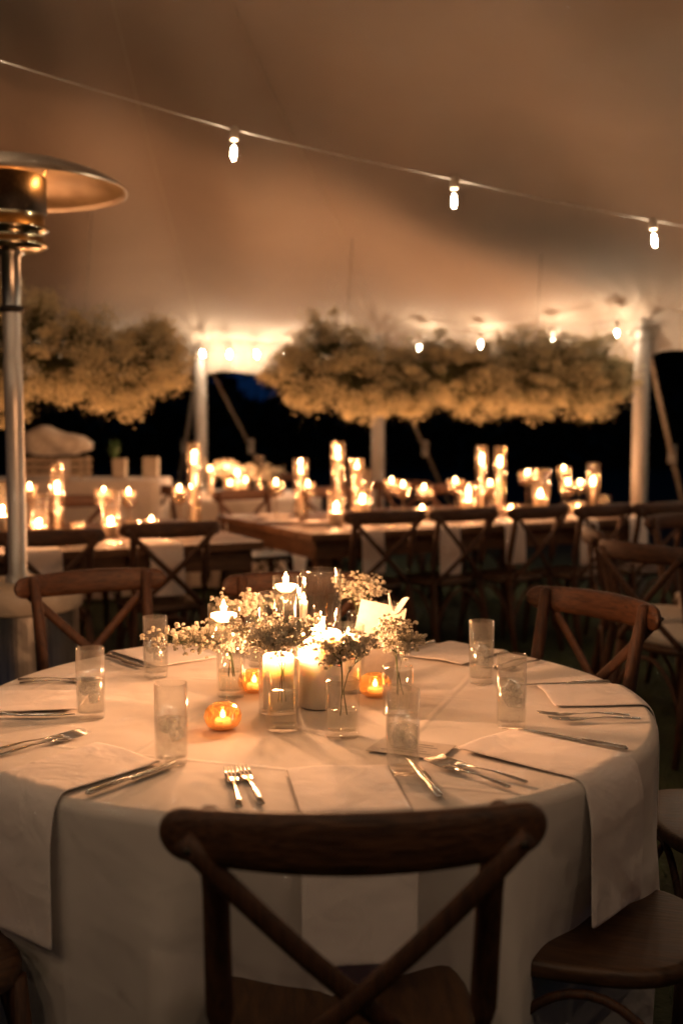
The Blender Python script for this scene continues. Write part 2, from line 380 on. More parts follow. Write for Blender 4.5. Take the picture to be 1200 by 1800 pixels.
pole_labels = ['thick white tent pole at right with pleated canvas gathered at its head', 'white tent pole half hidden behind the long flower cloud', 'slim white tent pole between the two flower clouds']
for i in range(3):
    x, y = PP[i]; c = Vector((TC[0] - x, TC[1] - y)).normalized()
    t = thing('tent_pole', pole_labels[i], 'tent pole', (x + c.x * .03, y + c.y * .03, 0), 0, 'tent side poles')
    MB().lathe([(.058, 0), (.06, .3), (.06, 1.6), (.055, 2.02), (.05, EAVE - .11), (.02, EAVE - .09)], 20).build('pole_shaft', M['pole'], t)
    MB().lathe([(.022, EAVE - .09), (.022, EAVE - .06), (.012, EAVE - .055), (.012, EAVE - .02)], 12).build('pole_pin', M['steel'], t)
    pts = [(.062 * math.cos(a) * (1 + .03 * k), .062 * math.sin(a), 1.93 + .004 * k) for k, a in enumerate(np.linspace(0, 4 * PI, 40))]
    MB().tube(pts, .006, 6).build('rope_lashing', M['rope'], t)
def strap(i, dx, dy, label):
    x, y = PP[i]; a = Vector((x, y, 2.08)); b = Vector((x + dx, y + dy, 0.0))
    t = thing('guy_strap', label, 'guy strap', (b.x, b.y, 0), 0, 'guy straps outside the tent')
    pts = [tuple(a.lerp(b, k / 12) - Vector((b.x, b.y, .04 * math.sin(PI * k / 12)))) for k in range(13)]
    MB().tube(pts, .022, 8, flat=(1, .15)).build('webbing', M['rope'], t)
    q = a.lerp(b, .45) - Vector((b.x, b.y, 0))
    MB().box((q.x - .035, q.y - .02, q.z - .10), (q.x + .035, q.y + .02, q.z + .06)).build('ratchet', M['rope'], t, bevel=.008)
    MB().lathe([(.012, -.3), (.014, .1), (.02, .12), (0, .13)], 8).build('stake', M['steel'], t)
strap(2, .95, 1.6, 'guy strap slanting right from the slim tent pole')
strap(2, -.6, 1.7, 'guy strap slanting left from the slim tent pole')
strap(1, 1.05, 1.7, 'guy strap slanting right below the long flower cloud')
strap(0, .9, 1.3, 'guy strap slanting beside the right tent pole')

# ================================================================== string lights
def bulb_meshes():
    g = MB().lathe([(.0125, 0), (.014, -.012), (.021, -.035), (.0235, -.055), (.021, -.072), (.012, -.085), (0, -.089)], 18, cap=False).mesh('bulb_glass', M['glass'])
    f = MB().lathe([(0, -.022), (.004, -.026), (.008, -.038), (.009, -.05), (.0078, -.062), (.004, -.071), (0, -.074)], 12, cap=False).mesh('filament', M['filament'])
    s = MB().lathe([(.008, .045), (.0135, .04), (.0155, .012), (.0155, -.004), (.013, -.008)], 14).mesh('socket', M['socket'])
    return g, f, s
BG, BF, BS = bulb_meshes()
def string_light(name_label, pts, sag, watts, group='festoon string lights'):
    base = Vector(pts[0]); t = thing('string_light', name_label, 'string light', base, 0, group)
    path = []
    for a, b in zip(pts[:-1], pts[1:]):
        a = Vector(a); b = Vector(b)
        for k in range(10):
            s = k / 10; p = a.lerp(b, s); p.z -= sag * 4 * s * (1 - s); path.append(p - base)
    path.append(Vector(pts[-1]) - base)
    MB().tube(path, .0028, 7).build('cable', M['cable'], t)
    for k, p in enumerate(pts):
        rx, ry = random.uniform(-.12, .12), random.uniform(-.12, .2)
        s = put('socket', BS, t, Vector(p) - base + Vector((0, 0, -.03)), (rx, ry, 0))
        b = put('bulb', BG, t, Vector(p) - base + Vector((0, 0, -.034)), (rx, ry, 0))
        put('filament', BF, b)
        w = watts[k] if isinstance(watts, list) else watts
        point_light('bulb_light', b, (0, 0, -.05), w, BULB, .012)
    return t
D = .05
string_light('string of bare bulbs strung diagonally below the roof in the foreground',
             [(-2.55, 3.3, 2.90), (-2.0, 3.55, 2.78), (-1.245, 3.87, 2.625), (-.392, 4.2, 2.45), (.443, 4.5, 2.335), (1.338, 4.9, 2.245), (2.25, 5.35, 2.2), (3.2, 5.85, 2.18)], .005, W_BULB * .5)
ev = []
for u in (2.75, 2.35, 1.98, 1.82, 1.66, 1.48, 1.2, .8, .55, .28, .06):
    e = perim(u); c = Vector((TC[0] - e.x, TC[1] - e.y)).normalized(); ev.append((e.x + c.x * .22, e.y + c.y * .22, 2.11 - .03 * abs(math.sin(PI * u))))
string_light('string of bare bulbs along the far eave above the flower clouds', ev, .02, W_BULB)
ev = []
for u in (16.7, 16.3, 15.9, 15.4, 14.9, 14.3):
    e = perim(u); c = Vector((TC[0] - e.x, TC[1] - e.y)).normalized(); ev.append((e.x + c.x * .25, e.y + c.y * .25, 2.11))
string_light('string of bare bulbs along the eave beyond the right tent pole', ev, .02, W_BULB)
ev2 = [(-3.9 + 1.0 * k, .62 - .10 * k, 2.95 - .05 * abs(k - 3.5)) for k in range(8)]  # unseen bulbs, added overhead to light the cloth skirt and front napkin
string_light('unseen string of bulbs added overhead to light the table front', ev2, .02, W_BULB * 1.5)

# ================================================================== chairs
def rail_mesh():
    n = 40; seg = 14; pts = []
    for i in range(n + 1):
        s = math.sin(PI / 2 * (-1 + 2 * i / n)); x = .256 * s
        e = max(0, (abs(s) - .86) / .14); k = math.sqrt(max(0.0, 1 - min(1, e) ** 2)); k = max(k, .02)
        hh = .041 * (.80 + .20 * (1 - s * s)) * k; th = .0145 * k ** .6
        y = -.318 + .062 * s * s; z = .855
        ring = []
        for j in range(seg):
            a = 2 * PI * j / seg; cx, cz = math.cos(a), math.sin(a)
            ring.append((x, y + th * math.copysign(abs(cx) ** .75, cx), z + hh * math.copysign(abs(cz) ** .75, cz)))
        ring.append(ring[0]); pts.append(ring)
    return MB().grid(pts)
def seat_builder(z0, z1, grow=0.0):
    seg = 40; out = []
    for j in range(seg):
        a = 2 * PI * j / seg; c, s = math.cos(a), math.sin(a)
        x = .205 * math.copysign(abs(c) ** .62, c); y = .205 * math.copysign(abs(s) ** .68, s); x *= 1 + .10 * (y / .2)
        out.append((x, y))
    mb = MB(); vs = []; prof = [(.0, z0), (.96, z0), (1.0, z0 + .008), (1.0, z1 - .010), (.975, z1 - .002), (.93, z1), (.5, z1 - .006), (0, z1 - .008)]
    for r, z in prof:
        for (x, y) in out: vs.append((x * (r + grow * (r > 0)), y * (r + grow * (r > 0)), z))
    fs = []
    for k in range(len(prof) - 1):
        for j in range(seg):
            a, b = k * seg + j, k * seg + (j + 1) % seg; fs.append((a, b, b + seg, a + seg))
    return mb.add(vs, fs)
def make_chair():
    t = thing('cross_back_chair', 'x', 'chair', (0, 0, 0), 0, 'cross back wooden chairs')
    seat_builder(.428, .462).build('seat', M['chair_seat'], t)
    rail_mesh().build('top_rail', M['chair_x'], t)
    for s in (-1, 1):
        MB().tube([(s * .20, -.285, 0), (s * .188, -.235, .25), (s * .178, -.198, .44), (s * .182, -.208, .58), (s * .183, -.243, .76), (s * .190, -.268, .880), (s * .190, -.269, .888)],
                  [.014, .018, .0195, .0195, .0185, .0165, .010], 12).build('back_post', M['chair_z'], t)
        MB().tube([(s * .165, .165, .44), (s * .178, .18, .22), (s * .19, .20, 0)], [.019, .017, .013], 12).build('front_leg', M['chair_z'], t)
        pts = []
        for k in range(15):
            q = k / 14; pts.append((s * lerp(.222, -.165, q), lerp(-.296, -.222, q) - .022 * math.sin(PI * q) - (.006 if s > 0 else -.004), lerp(.856, .468, q ** .96)))
        c = MB().tube(pts, .0150, 10, flat=(1.0, .5), up=(0, 1, 0)).build('cross_bar', M['chair_z'], t)
        MB().lathe([(.0055, 0), (.0055, .004), (0, .005)], 8).build('screw', M['screw'], c).matrix_local = Matrix.Translation((s * .214, -.312, .848)) @ Matrix.Rotation(PI / 2, 4, 'X')
        # bentwood arches
        pts = [(s * lerp(.19, .178, 0), lerp(-.23, .175, k / 14), .14 + .27 * math.sin(PI * k / 14) ** .55) for k in range(15)]
        MB().tube(pts, .009, 8, up=(1, 0, 0)).build('arch_brace', M['chair_z'], t)
        y = -.238 if s < 0 else .178
        pts = [(lerp(-.185, .185, k / 14), y, .14 + .27 * math.sin(PI * k / 14) ** .55) for k in range(15)]
        MB().tube(pts, .009, 8, up=(0, 1, 0)).build('arch_brace', M['chair_z'], t)
    return t
chair0 = make_chair()
chairs_used = [False]
cushion_me = seat_builder(.4615, .495, -.05).mesh('seat_pad', M['chair_seat_pale'])
def place_chair(x, y, face, label, group, pad=False, rail=False):
    """face = heading (degrees, from +X) the sitter looks; rail=True: (x, y) is the middle of the top rail"""
    if chairs_used[0]: t = copy_tree(chair0)
    else: t = chair0; chairs_used[0] = True
    f = R(face)
    if rail: x += .31 * math.cos(f); y += .31 * math.sin(f)
    t.location = (x, y, 0); t.rotation_euler = (0, 0, f - PI / 2); t['label'] = label; t['group'] = group
    if pad: put('seat_pad', cushion_me, t)
    return t

TX, TY, TR, TZ = -.08, 2.52, .775, .750
def aim(x, y, tx=TX, ty=TY): return math.degrees(math.atan2(ty - y, tx - x))
g = 'chairs at the round table'
place_chair(.020, 1.385, 93, 'dark cross back chair in the foreground, its back to the camera', g, rail=True)
place_chair(-.845, 3.70, aim(-.845, 3.7) - 2, 'cross back chair behind the round table in front of the heater base', g, rail=True)
place_chair(-.135, 3.66, 274, 'cross back chair behind the centrepiece candles, mostly hidden by flowers', g, rail=True)
place_chair(.755, 3.21, aim(.755, 3.21) - 6, 'cross back chair at the right rear of the round table', g, rail=True)
place_chair(.93, 2.57, 182, 'chair at the right frame edge with its pale lit seat half cut off', g)
place_chair(.465, 2.03, 158, 'chair whose broad dark seat shows at the lower right corner', g)
place_chair(-.79, 1.87, 40, 'dark chair just peeking in at the lower left corner', g)
g = 'chairs along the near side of the long tables'
place_chair(.265, 6.2, 114, 'leftmost of the dark chairs lined along the right wooden table', g, rail=True)
place_chair(.735, 6.4, 124, 'second from left of the dark chairs lined along the right wooden table', g, rail=True)
place_chair(1.19, 6.56, 128, 'third from left of the dark chairs lined along the right wooden table', g, rail=True)
place_chair(1.60, 6.68, 126, 'fourth from left of the dark chairs, in front of the right tent pole', g, rail=True)
place_chair(2.0, 6.85, 120, 'dark chair back just right of the tent pole foot', g, rail=True)
place_chair(-.825, 5.48, 112, 'chair backing onto the camera at the right end of the left wooden table', g, rail=True)
place_chair(-1.325, 5.1, 112, 'chair at the left wooden table right behind the heater post', g, rail=True)
g = 'chairs at the right hand white table'
place_chair(1.20, 4.53, 33, 'chair at right with pale seat pad, seen from behind at an angle', g, True, rail=True)
place_chair(1.16, 5.28, -8, 'chair seen almost side on behind the right rear chair, pale seat pad', g, True, rail=True)
place_chair(1.79, 6.0, aim(1.79, 6.0, 2.3, 5.05), 'lit chair back facing the camera at the far right edge', g, True, rail=True)
g = 'chairs along the far side of the long tables'
place_chair(-.72, 8.1, 297, 'reddish lit chair at the near left of the right table, facing the camera', g, rail=True)
place_chair(-.12, 8.42, 297, 'reddish chair behind the twin tapers, facing the camera', g, rail=True)
place_chair(.85, 8.85, 297, 'reddish chair behind the tall tapers at the middle of the right table', g, rail=True)
place_chair(-1.78, 7.45, 295, 'reddish lit chair behind the left table in front of the white bar', g, rail=True)
g = 'chairs round the far white table'
place_chair(-1.85, 9.25, 30, 'pale lit chair beside the planters at the far white table', g, rail=True)
place_chair(-1.5, 8.75, 55, 'dark chair back left of the tall taper at the far white table', g, rail=True)
place_chair(-.55, 10.65, 250, 'dark chair rail behind the flowers of the far white table', g, rail=True)
place_chair(.03, 9.75, 185, 'dark chair at the right of the far white table behind the tall taper', g, rail=True)
place_chair(.5, 9.35, 265, 'spare dark chair in front of the wrapped tent pole', g, rail=True)

# ================================================================== tablecloths and tables
def cloth_fn(cx, cy, rad, top, seed, drop=.735):
    r_ = random.Random(seed); comps = [(k, r_.uniform(.3, 1) / (k ** .35), r_.uniform(0, 2 * PI)) for k in (4, 7, 10, 13, 17)]
    def fold(th): return sum(a * math.sin(k * th + p) for k, a, p in comps) / 3.2 + .42 * (1 - 2 * abs(math.sin(6.5 * th + .8 * math.sin(3 * th + seed))) ** .8)
    rr = .022
    def fn(th, s, off=0.0):
        flat = rad - rr; arc = rr * PI / 2
        if s <= flat:
            z = top + .0012 * math.sin(9 * s * math.cos(th) + 2) * math.sin(8 * s * math.sin(th)); return Vector((cx + s * math.cos(th), cy + s * math.sin(th), z + off))
        if s <= flat + arc:
            a = (s - flat) / rr; r = flat + (rr + off) * math.sin(a); z = top - rr + (rr + off) * math.cos(a)
            return Vector((cx + r * math.cos(th), cy + r * math.sin(th), z))
        d = s - flat - arc; k = smooth01(d / .38)
        r = rad + off + -.01 * d + .11 * k * (fold(th) - .12) + .012 * k * math.sin(23 * th + 3 * d)
        return Vector((cx + r * math.cos(th), cy + r * math.sin(th), top - rr - d * (1 - .02 * k)))
    fn.rad = rad; fn.flat = rad - rr; fn.end = rad - rr + rr * PI / 2 + drop - rr - .012
    return fn
def cloth_obj(fn, name, label, group, seg=220):
    ss = [.02] + [fn.flat * k / 16 for k in range(1, 17)] + [fn.flat + .022 * PI / 2 * k / 6 for k in range(1, 7)]
    e0 = ss[-1]; ss += [lerp(e0, fn.end, k / 34) for k in range(1, 35)]
    mb = MB().grid([[tuple(fn(2 * PI * j / seg, s)) for s in ss] for j in range(seg)], wrap=True)
    n = len(ss); mb.f.append(tuple(j * n for j in range(seg)))
    o = mb.build(name, M['linen']); return tag(o, label, 'tablecloth', group)
def round_table(x, y, rad, label, group):
    t = thing('round_table', label, 'table', (x, y, 0), 0, group)
    MB().lathe([(0, .715), (rad, .715), (rad, TZ - .006), (0, TZ - .006)], 60).build('tabletop', M['farm'], t, smooth=False)
    for k in range(4):
        a = PI / 4 + k * PI / 2
        MB().tube([(.42 * math.cos(a), .42 * math.sin(a), .71), (.48 * math.cos(a), .48 * math.sin(a), 0)], .015, 8).build('leg', M['steel'], t)
round_table(TX, TY, TR - .012, 'round folding table hidden under the foreground white cloth', 'round tables under white cloths')
cloth = cloth_fn(TX, TY, TR, TZ, 11)
cloth_obj(cloth, 'tablecloth', 'white floor length cloth on the round foreground table', 'white tablecloths')
round_table(2.38, 5.08, .76, 'round table under the white cloth at the right edge', 'round tables under white cloths')
cf = cloth_fn(2.38, 5.08, .78, TZ, 5); cloth_obj(cf, 'tablecloth', 'white cloth corner at the right edge behind the padded chair', 'white tablecloths', 120)
round_table(-.95, 9.75, .76, 'round table under the white cloth at the far end of the tent', 'round tables under white cloths')
cf2 = cloth_fn(-.95, 9.75, .78, TZ, 6); cloth_obj(cf2, 'tablecloth', 'white cloth on the far table behind the wooden tables', 'white tablecloths', 120)

def farm_table(x, y, ang, length, width, label):
    """(x, y) = near left corner, boards run along the heading"""
    t = thing('farm_table', label, 'table', (x, y, 0), R(ang), 'long wooden farm tables')
    nbd = 7; bw = width / nbd
    me = MB().box((0, .002, TZ - .042), (length, bw - .002, TZ)).mesh('plank', M['farm'], False)
    for k in range(nbd):
        o = put('plank', me, t, (random.uniform(-.004, .004), k * bw, random.uniform(-.0015, .0015)))
        b = o.modifiers.new('bevel', 'BEVEL'); b.width = .004; b.segments = 2
    for (a, b) in (((.05, .06, TZ - .15), (length - .05, .085, TZ - .0435)), ((.05, width - .085, TZ - .15), (length - .05, width - .06, TZ - .0435)),
                   ((.05, .09, TZ - .15), (.075, width - .09, TZ - .0435)), ((length - .075, .09, TZ - .15), (length - .05, width - .09, TZ - .0435))):
        MB().box(a, b).build('apron', M['farm'], t, False)
    for lx in (.09, length - .18):
        for ly in (.10, width - .19):
            MB().box((lx, ly, 0), (lx + .09, ly + .09, TZ - .0435)).build('leg', M['farm'], t, bevel=.006)
    return t
RA = 27.0; LA = 25.0
farm_table(-.166, 6.27, RA, 2.44, 1.5, 'long wooden table at the right under the long flower cloud')
LX, LY = -.408 - 2.44 * math.cos(R(LA)), 5.916 - 2.44 * math.sin(R(LA))
farm_table(LX, LY, LA, 2.44, 1.5, 'long wooden table at the left behind the patio heater')
def on_right(s, w, z=0): c, d = math.cos(R(RA)), math.sin(R(RA)); return (-.166 + s * c - w * d, 6.27 + s * d + w * c, TZ + z)
def on_left(s, w, z=0): c, d = math.cos(R(LA)), math.sin(R(LA)); return (LX + s * c - w * d, LY + s * d + w * c, TZ + z)

# ================================================================== place settings
def sheet(rows, name, m, thick=.004):
    mb = MB(); mb.grid(rows); o = mb.build(name, m)
    s = o.modifiers.new('thickness', 'SOLIDIFY'); s.thickness = thick; s.offset = 1
    u = o.modifiers.new('soft', 'SUBSURF'); u.levels = 1; u.render_levels = 1
    return o
def table_napkin(phi, r0, label, half=.095, hang=.2, skew=0.0, seed=0):
    f = R(phi); rr = random.Random(seed); rows = []
    n = 40; L = cloth.flat + .035 + hang - r0
    for i in range(n + 1):
        s = r0 + L * i / n; row = []
        for j in range(9):
            w = half * (-1 + 2 * j / 8) * (1 - .05 * i / n) + skew * (s - r0)
            lift = .0036 + .0026 * math.sin(5 * j / 8 + seed) * math.sin(i / n * 5 + seed * 2) + .002 * math.exp(-((j - 8) / 1.2) ** 2) * rr.uniform(.6, 1)
            if i < 4: lift += .004 * math.exp(-((j - 3 - seed % 3) / 2) ** 2) * (1 - i / 4)
            if s <= cloth.flat: th = f + math.atan2(w, s); sp = math.hypot(s, w)
            else: th = f + math.atan2(w, cloth.flat); sp = s + math.hypot(cloth.flat, w) - cloth.flat
            q = cloth(th, sp, lift + (.006 if s > cloth.flat + .05 else 0) + .001)
            if s > cloth.flat:                       # the overhang falls free of the folds behind it
                rq = math.hypot(q.x - TX, q.y - TY); k = max(1.0, (TR + lift + .012 * smooth01((s - cloth.flat) / .1)) / rq) if s > cloth.flat + .035 else 1.0
                q.x = TX + (q.x - TX) * k; q.y = TY + (q.y - TY) * k
            row.append(tuple(q))
        rows.append(row)
    o = sheet(rows, 'napkin', M['napkin'], .004)
    return tag(o, label, 'napkin', 'napkins on the round table')

def fork_mesh():
    mb = MB()
    mb.tube([(0, 0, .002), (0, .03, .004), (0, .07, .0065), (0, .105, .005), (0, .125, .0045)], [.0055, .0058, .0036, .0026, .0045], 10, flat=(1, .42))
    mb.tube([(0, .12, .0045), (0, .132, .0035), (0, .145, .003), (0, .152, .0035)], [.005, .0115, .0125, .012], 10, flat=(1, .16))
    for k in range(4):
        x = (-1.5 + k) * .0068
        mb.tube([(x, .150, .0034), (x, .175, .0050), (x, .198, .0085)], [.0021, .0020, .0009], 6, flat=(1, .7))
    return mb.mesh('fork', M['silver'])
def knife_mesh():
    mb = MB()
    mb.tube([(0, 0, .004), (0, .006, .005), (0, .05, .0055), (0, .095, .005), (0, .10, .005)], [.004, .008, .0072, .0058, .004], 10, flat=(1, .55))
    n = 10; rows = []
    for i in range(n + 1):
        y = .098 + .125 * i / n; w = .0105 * (1 - (i / n) ** 5) + .0008
        rows.append([(-.006, y, .003), (-.006, y, .0055), (-.006 + w * .6, y, .0052), (-.006 + w * 1.6, y, .0036), (-.006 + w * .6, y, .003), (-.006, y, .003)])
    mb.grid(rows); return mb.mesh('knife', M['silver'])
FORK, KNIFE = fork_mesh(), knife_mesh()
GH, GR = .152, .0305
def tumbler_meshes():
    sh = MB().lathe([(0, .0), (GR * .92, 0), (GR * .96, .004), (GR, .02), (GR, GH), (GR - .0022, GH), (GR - .0026, .014), (0, .012)], 36, cap=False).mesh('glass_wall', M['tumbler'])
    return sh
TUMB = tumbler_meshes()
def water_mesh(h):
    return MB().lathe([(0, .014), (GR - .0035, .015), (GR - .0033, h), (GR - .006, h - .001), (0, h - .001)], 30, cap=False).mesh('water', M['ice_water'])
WAT = [water_mesh(h) for h in (.075, .085, .095, .10)]
def ice_mesh(sd):
    r_ = random.Random(sd); mb = MB(); s = .011
    vs = [(x * s * r_.uniform(.8, 1.1), y * s * r_.uniform(.8, 1.1), z * s * r_.uniform(.8, 1.1)) for z in (-1, 1) for x, y in ((-1, -1), (1, -1), (1, 1), (-1, 1))]
    mb.add(vs, [(0, 3, 2, 1), (4, 5, 6, 7), (0, 1, 5, 4), (1, 2, 6, 5), (2, 3, 7, 6), (3, 0, 4, 7)]); return mb.mesh('ice_cube', M['ice'], False)
ICE = [ice_mesh(k) for k in range(4)]
def water_glass(x, y, label, lvl, ice):
    t = thing('water_glass', label, 'glass', (x, y, TZ + .0025), random.uniform(0, 6), 'water glasses on the round table')
    put('glass_wall', TUMB, t); put('water', WAT[lvl], t)
    top = (.075, .085, .095, .10)[lvl]
    for k in range(ice):
        a = k * 2.3; o = put('ice_cube', ICE[k % 4], t, (.011 * math.cos(a), .011 * math.sin(a), top - .012 - .017 * (k // 2)), (k * .7, k * 1.1, k * .5))
        b = o.modifiers.new('bevel', 'BEVEL'); b.width = .003; b.segments = 2

seats = [(-82, 'nearest the camera', .52, 0), (-44, 'at the right front', .49, 1), (1, 'at the right rim', .55, 2), (50, 'at the right rear', .52, 3), (92, 'behind the centrepiece', .52, 4),
         (128, 'at the left rear', .50, 5), (180, 'at the left edge', .50, 6), (-130, 'at the left front', .53, 7)]
glass_pos = {-82: (.111, 1.995, 1, 4), -44: (.353, 2.293, 3, 6), 1: (.34, 2.69, 3, 6), 50: (.125, 2.97, 1, 4), 92: (-.23, 2.985, 2, 4), 128: (-.462, 2.751, 1, 3), 180: (-.537, 2.364, 0, 3), -130: (-.316, 2.043, 1, 3)}
for phi, where, r0, sd in seats:
    f = R(phi); er = Vector((math.cos(f), math.sin(f))); lf = Vector((math.sin(f), -math.cos(f)))   # sitter faces -er; lf = sitter's left
    C0 = Vector((TX, TY))
    table_napkin(phi + (2 if phi != -82 else 0), r0, 'white folded napkin over the rim of the round table ' + where, seed=sd, hang=.215 + .025 * (sd % 3))
    r_ = random.Random(sd + 50)
    for k, (nm, t0, rr0) in enumerate((('outer', .19, .705), ('inner', .15, .70))):
        p = C0 + er * (rr0 + r_.uniform(-.012, .008)) + lf * (t0 + r_.uniform(-.006, .006))
        o = put('fork', FORK, None, (p.x, p.y, TZ + .0035), (0, 0, f + PI / 2 + r_.uniform(-.13, .13)))
        tag(o, nm + ' silver fork of the place setting ' + where + ' on the white cloth', 'fork', 'forks on the round table')
    p = C0 + er * (.725 + r_.uniform(-.02, .01)) - lf * (.15 + r_.uniform(-.01, .015))
    o = put('knife', KNIFE, None, (p.x, p.y, TZ + .0035), (0, 0, f + PI / 2 + r_.uniform(-.1, .1)))
    tag(o, 'silver knife of the place setting ' + where + ' on the white cloth', 'knife', 'knives on the round table')
    gx, gy, lv, ni = glass_pos[phi]
    water_glass(gx, gy, 'frosted highball glass of iced water for the setting ' + where, lv, ni)

# ================================================================== candles and vases
def flame_mesh(h, r):
    return MB().lathe([(0, 0), (r * .55, h * .06), (r * .95, h * .2), (r, h * .32), (r * .8, h * .52), (r * .45, h * .76), (r * .15, h * .93), (0, h)], 12, cap=False).mesh('flame', M['flame'])
FL = [flame_mesh(.030, .0062), flame_mesh(.024, .0055), flame_mesh(.036, .0068), flame_mesh(.02, .0055)]
WICK = MB().tube([(0, 0, -.004), (0, 0, .006), (.001, .0005, .011)], .0009, 6).mesh('wick', M['wick'])
def add_flame(par, loc, kind, watts, tilt=0.0, rad=.010, az=0.0):
    put('wick', WICK, par, loc)
    fl = put('flame', FL[kind], par, (loc[0], loc[1], loc[2] + .004), (tilt * math.sin(az), tilt * math.cos(az), 0))
    if rad > .011: fl.scale = (1.5, 1.5, 1.25)
    if watts: point_light('flame_light', fl, (0, 0, .021), watts, CANDLE, rad)
    return fl
_wax = {}
def wax_mesh(r, h, m='wax'):
    k = (round(r, 3), round(h, 3), m)
    if k not in _wax:
        e = min(.006, r * .3)
        _wax[k] = MB().lathe([(0, .001), (r * .97, .001), (r, .004), (r, h - e), (r * .97, h - e * .3), (r * .9, h), (r * .78, h - .001), (r * .55, h - min(.006, r * .2)), (0, h - min(.008, r * .25))], 32, cap=False).mesh('wax', M[m])
    return _wax[k]
_gl = {}
def shell_mesh(r, h, m='hurricane', th=.002, base=.008):
    k = (round(r, 3), round(h, 3), m)
    if k not in _gl and m == 'hurricane':            # thin blown cylinder: one wall, a rolled lip, a solid foot
        _gl[k] = MB().lathe([(0, 0), (r - .002, 0), (r, .003), (r, h), (r - .0015, h + .0015), (r - .002, h - .002)], 28, cap=False).mesh('glass_wall', M[m])
    if k not in _gl:
        _gl[k] = MB().lathe([(0, 0), (r - .002, 0), (r, .003), (r, h), (r - th * .5, h + .001), (r - th, h), (r - th, base), (0, base)], 32, cap=False).mesh('glass_wall', M[m])
    return _gl[k]
_ft = {}
def footed_mesh(r, hc, hs, m='glass'):
    k = (round(r, 3), round(hc, 3), round(hs, 3), m)
    if k not in _ft:
        b = hs
        _ft[k] = MB().lathe([(0, 0), (r * .85, 0), (r * .88, .003), (r * .5, .007), (.0055, .013), (.0048, b * .5), (.006, b - .012), (r * .45, b - .003), (r * .93, b + .008), (r, b + .02), (r, b + hc), (r - .0022, b + hc), (r - .0025, b + .022), (r * .5, b + .005), (0, b + .003)], 32, cap=False).mesh('glass_wall', M[m])
    return _ft[k]
def float_wax(r, m='wax'):
    return MB().lathe([(0, -.016), (r * .5, -.0135), (r * .85, -.006), (r, .002), (r * .97, .0045), (r * .6, .0035), (0, .003)], 28, cap=False).mesh('wax', M[m])
FW = {}
def pillar(x, y, r, h, lab, grp, z=TZ, kind=0, watts=None, flames=((0, 0, 0),), lit=True, dz=.0):
    t = thing('pillar_candle', lab, 'candle', (x, y, z + dz), random.uniform(0, 6), grp)
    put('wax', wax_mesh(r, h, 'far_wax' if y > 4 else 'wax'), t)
    if lit:
        for (fx, fy, ti) in flames: add_flame(t, (fx, fy, h - min(.008, r * .25)), kind, watts / len(flames), ti, .012 if y > 4 else .010)
    return t
def cylinder(x, y, r, h, lab, grp, z=TZ, m='hurricane'):
    t = thing('glass_cylinder', lab, 'candle holder', (x, y, z), 0, grp); put('glass_wall', shell_mesh(r, h, m), t); return t
def floater(x, y, r, hc, hs, labg, labc, grp, z=TZ, kind=0, watts=1.0, m='glass', water=True):
    t = thing('footed_glass', labg, 'candle holder', (x, y, z), 0, grp + ' glasses'); put('glass_wall', footed_mesh(r, hc, hs, m), t)
    zl = hs + hc * .66
    if water:
        MB().lathe([(0, hs + .006), (r * .55, hs + .007), (r * .88, hs + .018), (r - .0035, hs + .025), (r - .0035, zl), (0, zl)], 28, cap=False).build('water', M['vase_water'], t)
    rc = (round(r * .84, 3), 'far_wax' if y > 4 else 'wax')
    if rc not in FW: FW[rc] = float_wax(*rc)
    c = thing('floating_candle', labc, 'candle', (x, y, z + zl + .004), random.uniform(0, 6), grp + ' candles'); put('wax', FW[rc], c)
    add_flame(c, (0, 0, .003), kind, watts, 0, .012 if y > 4 else .010)

G2 = 'centrepiece of the round table'
pillar(-.048, 2.475, .049, .168, 'fat white pillar candle with twin flames at the centre of the round table', G2, kind=2, watts=W_NEAR * 1.5, flames=((-.004, .004, -.16), (.008, -.003, .30)), z=TZ + .002)
cylinder(-.138, 2.42, .044, .262, 'clear glass cylinder left of the fat twin flame candle', G2, z=TZ + .002, m='glass')
pillar(-.138, 2.42, .034, .118, 'white pillar candle inside the glass cylinder left of the fat candle', G2, kind=0, watts=W_NEAR, z=TZ + .0105)
cylinder(.016, 2.60, .038, .160, 'short glass cylinder right behind the fat twin flame candle', G2, z=TZ + .002, m='glass')
pillar(.016, 2.60, .030, .125, 'small pillar candle in glass just right of the fat twin flame candle', G2, kind=1, watts=W_NEAR * .10, z=TZ + .0105)
cylinder(-.052, 2.80, .052, .262, 'tall wide glass cylinder behind the fat twin flame candle', G2, z=TZ + .002, m='glass')
t = pillar(-.098, 2.86, .010, .175, 'thin taper candle seen through the left side of the wide glass cylinder', G2, kind=3, watts=W_NEAR * .3, z=TZ + .002)
MB().lathe([(0, 0), (.028, 0), (.028, .004), (.013, .009), (.012, .03), (.0105, .03), (.0104, .012)], 20, cap=False).build('holder', M['glass'], t)
floater(-.262, 2.47, .0355, .088, .142, 'footed glass with a floating candle above the amber votive', 'floating candle in the footed glass above the amber votive', G2, z=TZ + .002, kind=0, watts=W_NEAR * .8)
floater(-.139, 2.78, .0335, .090, .160, 'footed glass holding the highest floating candle of the centrepiece', 'highest floating candle, at the back of the centrepiece', G2, z=TZ + .002, kind=0, watts=W_NEAR * .7)

